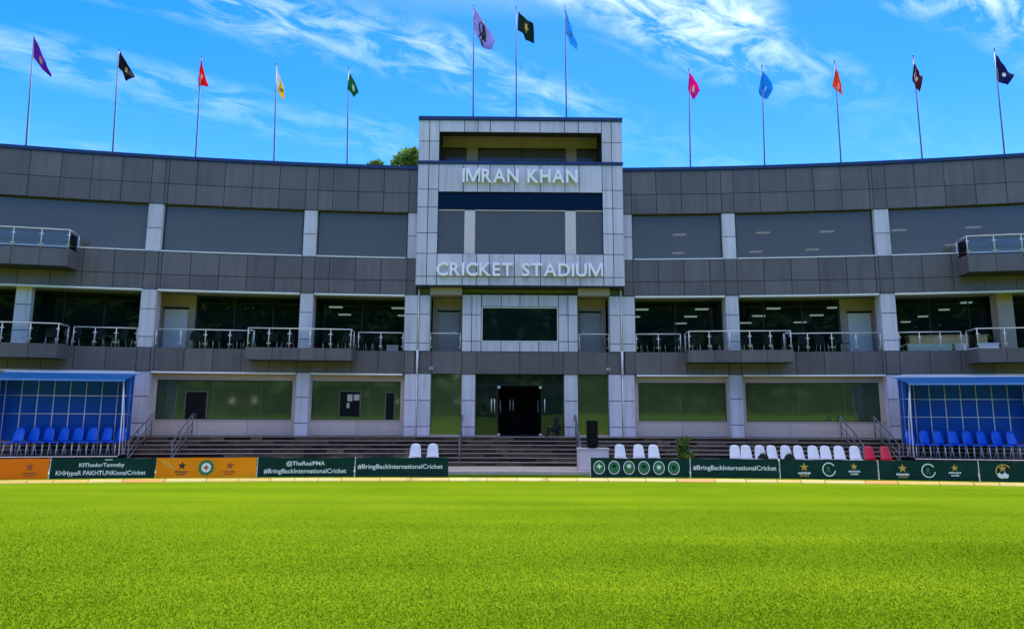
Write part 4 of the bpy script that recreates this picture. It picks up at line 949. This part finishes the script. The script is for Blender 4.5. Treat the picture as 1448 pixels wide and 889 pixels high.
MB().tube([(6.2, 25.9, .38), (6.17, 25.88, .8), (6.22, 25.9, 1.2)], [.03, .022, .01]).build('stem', 'bark', pt, smooth=True)
cc = [(6.2 + random.uniform(-.18, .18), 25.9 + random.uniform(-.15, .15), z) for z in np.linspace(.45, 1.25, 16)]
quads_obj('foliage', leaf_cloud(cc, [.19] * 16, 1500, .065), 'leaf_pot', pt)

def skin_figure(name, joints, bones, m, parent, sub=1):
    me = bpy.data.meshes.new(name); keys = list(joints); idx = {k: i for i, k in enumerate(keys)}
    me.from_pydata([joints[k][0] for k in keys], [(idx[a], idx[b]) for a, b in bones], []); me.update()
    ob = put(bpy.data.objects.new(name, me), None)
    md = ob.modifiers.new('skin', 'SKIN')
    for i, k in enumerate(keys):
        r = joints[k][1]; me.skin_vertices[0].data[i].radius = (r, r) if not isinstance(r, tuple) else r
    me.skin_vertices[0].data[0].use_root = True
    s2 = ob.modifiers.new('sub', 'SUBSURF'); s2.levels = s2.render_levels = sub + 1
    bpy.context.view_layer.update()
    me2 = bpy.data.meshes.new_from_object(ob.evaluated_get(bpy.context.evaluated_depsgraph_get())); bpy.data.objects.remove(ob)
    me2.materials.clear(); me2.materials.append(MATS[m]); me2.polygons.foreach_set('use_smooth', [True] * len(me2.polygons))
    return put(bpy.data.objects.new(name, me2), parent)
# person in dark clothes sitting side-on on the top step, knees drawn up, facing the door
px, py, pz = 1.66, YF - 0.12, Z0
per = empty('person', (px, py, pz)); tag(per, 'person in dark clothing sitting on the top step beside the open door', 'person')
def P(x, y, z): return (px + x, py + y, pz + z)
J = {'pel': (P(.10, 0, .13), .13), 'sp1': (P(.11, 0, .32), .125), 'chest': (P(.06, 0, .50), .14), 'neck': (P(.02, 0, .64), .055), 'head0': (P(.0, 0, .71), .075), 'head1': (P(-.01, 0, .82), .095), 'crown': (P(.0, 0, .89), .07)}
B = [('pel', 'sp1'), ('sp1', 'chest'), ('chest', 'neck'), ('neck', 'head0'), ('head0', 'head1'), ('head1', 'crown')]
for s in (-1, 1):
    q = str(s); J.update({'hip' + q: (P(.05, s * .10, .12), .085), 'kne' + q: (P(-.30, s * .13, .42), .062), 'ank' + q: (P(-.40, s * .12, .07), .045), 'toe' + q: (P(-.56, s * .13, .045), .036),
              'sho' + q: (P(.05, s * .19, .54), .06), 'elb' + q: (P(-.10, s * .22, .34), .045), 'wri' + q: (P(-.27, s * .12, .45), .032)})
    B += [('pel', 'hip' + q), ('hip' + q, 'kne' + q), ('kne' + q, 'ank' + q), ('ank' + q, 'toe' + q), ('chest', 'sho' + q), ('sho' + q, 'elb' + q), ('elb' + q, 'wri' + q)]
body = skin_figure('body', J, B, 'black_cloth', per)
for s in (-1, 1):
    JJ = {'p0': (P(-.27, s * .12, .45), .026), 'p1': (P(-.33, s * .11, .46), .030)}; BB = [('p0', 'p1')]
    for k in range(4): JJ['a%d' % k] = (P(-.37, s * (.13 - .018 * k), .465), .010); JJ['b%d' % k] = (P(-.40 - .004 * (k % 2), s * (.13 - .018 * k), .44), .009); BB += [('p1', 'a%d' % k), ('a%d' % k, 'b%d' % k)]
    JJ['t0'] = (P(-.31, s * .07, .45), .010); JJ['t1'] = (P(-.34, s * .055, .44), .009); BB += [('p1', 't0'), ('t0', 't1')]
    skin_figure('hand', JJ, BB, 'skin', per, 0)
MB().shell([[P(-.085 - .012 * math.cos(a * 1.2), .06 * math.sin(a), .76 + .05 * b) for b in (-1, 0, 1)] for a in np.linspace(-1.2, 1.2, 7)], .01).build('face', 'skin', per, smooth=True)

# ================================================================= TERRACE FURNITURE
tcp = chair_proto('terrace_chair', 'black_cloth', 'steel', 0.45, 0.42, 0.46)
spots = []
for xs_, lab in (((-20.2, -19.4, -18.3, -17.5, -16.8), 'dark chair from the left on the far left first floor terrace'), ((-14.4, -13.6, -12.8, -12.0, -11.2, -10.4), 'dark chair from the left on the left terrace bay with the white door'),
                 ((-8.8, -8.0, -7.2, -6.4), 'dark chair from the left on the first floor terrace bay left of the entrance'), ((5.7, 6.5, 7.3, 8.1, 8.9), 'dark chair from the left on the first floor terrace bay right of the entrance'),
                 ((10.4, 11.2, 12.0, 12.8, 13.6, 14.4), 'dark chair from the left on the right terrace bay with the white door')):
    for k, x in enumerate(xs_): p = arcP(x + random.uniform(-.1, .1), -.85, S1T); spots.append((tuple(p), arcA(x) + random.uniform(-.5, .5), ordn[k] + ' ' + lab))
place_all(tcp, spots, 'chair', 'dark chairs along the first floor terraces')
for a, b, lab in ((16.9, 18.7, 'left white topped table on the right first floor terrace'), (18.75, 20.5, 'right white topped table on the right first floor terrace')):
    t_ = empty('terrace_table', tuple(arcP((a + b) / 2, -.55, S1T))); tag(t_, lab, 'table', 'white tables on the right terrace')
    arc_box('table_top', t_, a, b, -.9, -.3, S1T + .30, S1T + .34, 'table_white'); arc_box('skirt', t_, a + .03, b - .03, -.33, -.31, S1T + .02, S1T + .30, 'table_white')
    for xx in (a + .06, b - .06):
        for oo in (-.86, -.38): p = arcP(xx, oo, S1T); MB().tube([p, p + Vector((0, 0, .30))], .02).build('leg', 'steel', t_)
sd_ = empty('sideboard', tuple(arcP(18.9, -1.2, S1T))); tag(sd_, 'long tan wooden sideboard behind the white tables on the right terrace', 'sideboard')
arc_solid('body', sd_, 17.3, 20.4, -1.45, -1.05, S1T + .05, S1T + .74, 'tan_wood'); arc_solid('top', sd_, 17.25, 20.45, -1.48, -1.0, S1T + .742, S1T + .78, 'tan_wood')
for k in range(5): a = 17.34 + k * .61; arc_box('drawer_front', sd_, a, a + .58, -1.05, -1.03, S1T + .12, S1T + .70, 'tan_wood')
bx_ = empty('storage_box', tuple(arcP(-5.75, -.5, S1T))); tag(bx_, 'small pale box on the terrace floor left of the entrance', 'box')
arc_box('body', bx_, -6.0, -5.5, -.75, -.4, S1T + .004, S1T + .26, 'plinth'); arc_box('lid', bx_, -6.02, -5.48, -.77, -.38, S1T + .262, S1T + .30, 'plinth')

# ================================================================= TREE BEHIND THE ROOF
tr = empty('tree', (-6.4, 45, 0)); tag(tr, 'leafy tree rising behind the roof left of the tower', 'tree')
MB().tube([(-6.4, 45, 0), (-6.3, 45, 5), (-6.5, 45.1, 10), (-6.4, 45, 14), (-6.4, 45, 17)], [.42, .36, .28, .2, .1], 10).build('trunk', 'bark', tr, smooth=True)
cs, rs = [], []
for k in range(34):
    th = random.uniform(0, 6.28); ph = random.uniform(-.4, 1.2); r0 = random.uniform(1.2, 3.4)
    c = (-6.4 + r0 * math.cos(th) * math.cos(ph) * 1.05, 45 + r0 * math.sin(th) * math.cos(ph), 17.6 + r0 * 1.05 * math.sin(ph)); cs.append(c); rs.append(random.uniform(.55, .95))
    MB().tube([(-6.4, 45, 13 + (c[2] - 13) * .3), tuple(Vector((-6.4, 45, 14.5)).lerp(Vector(c), .6)), c], [.09, .05, .02], 5).build('limb', 'bark', tr)
quads_obj('crown', leaf_cloud(cs, rs, 9000, .21, .9), 'leaf', tr)
for o in list(bpy.data.objects):
    if o.type == 'MESH': pass
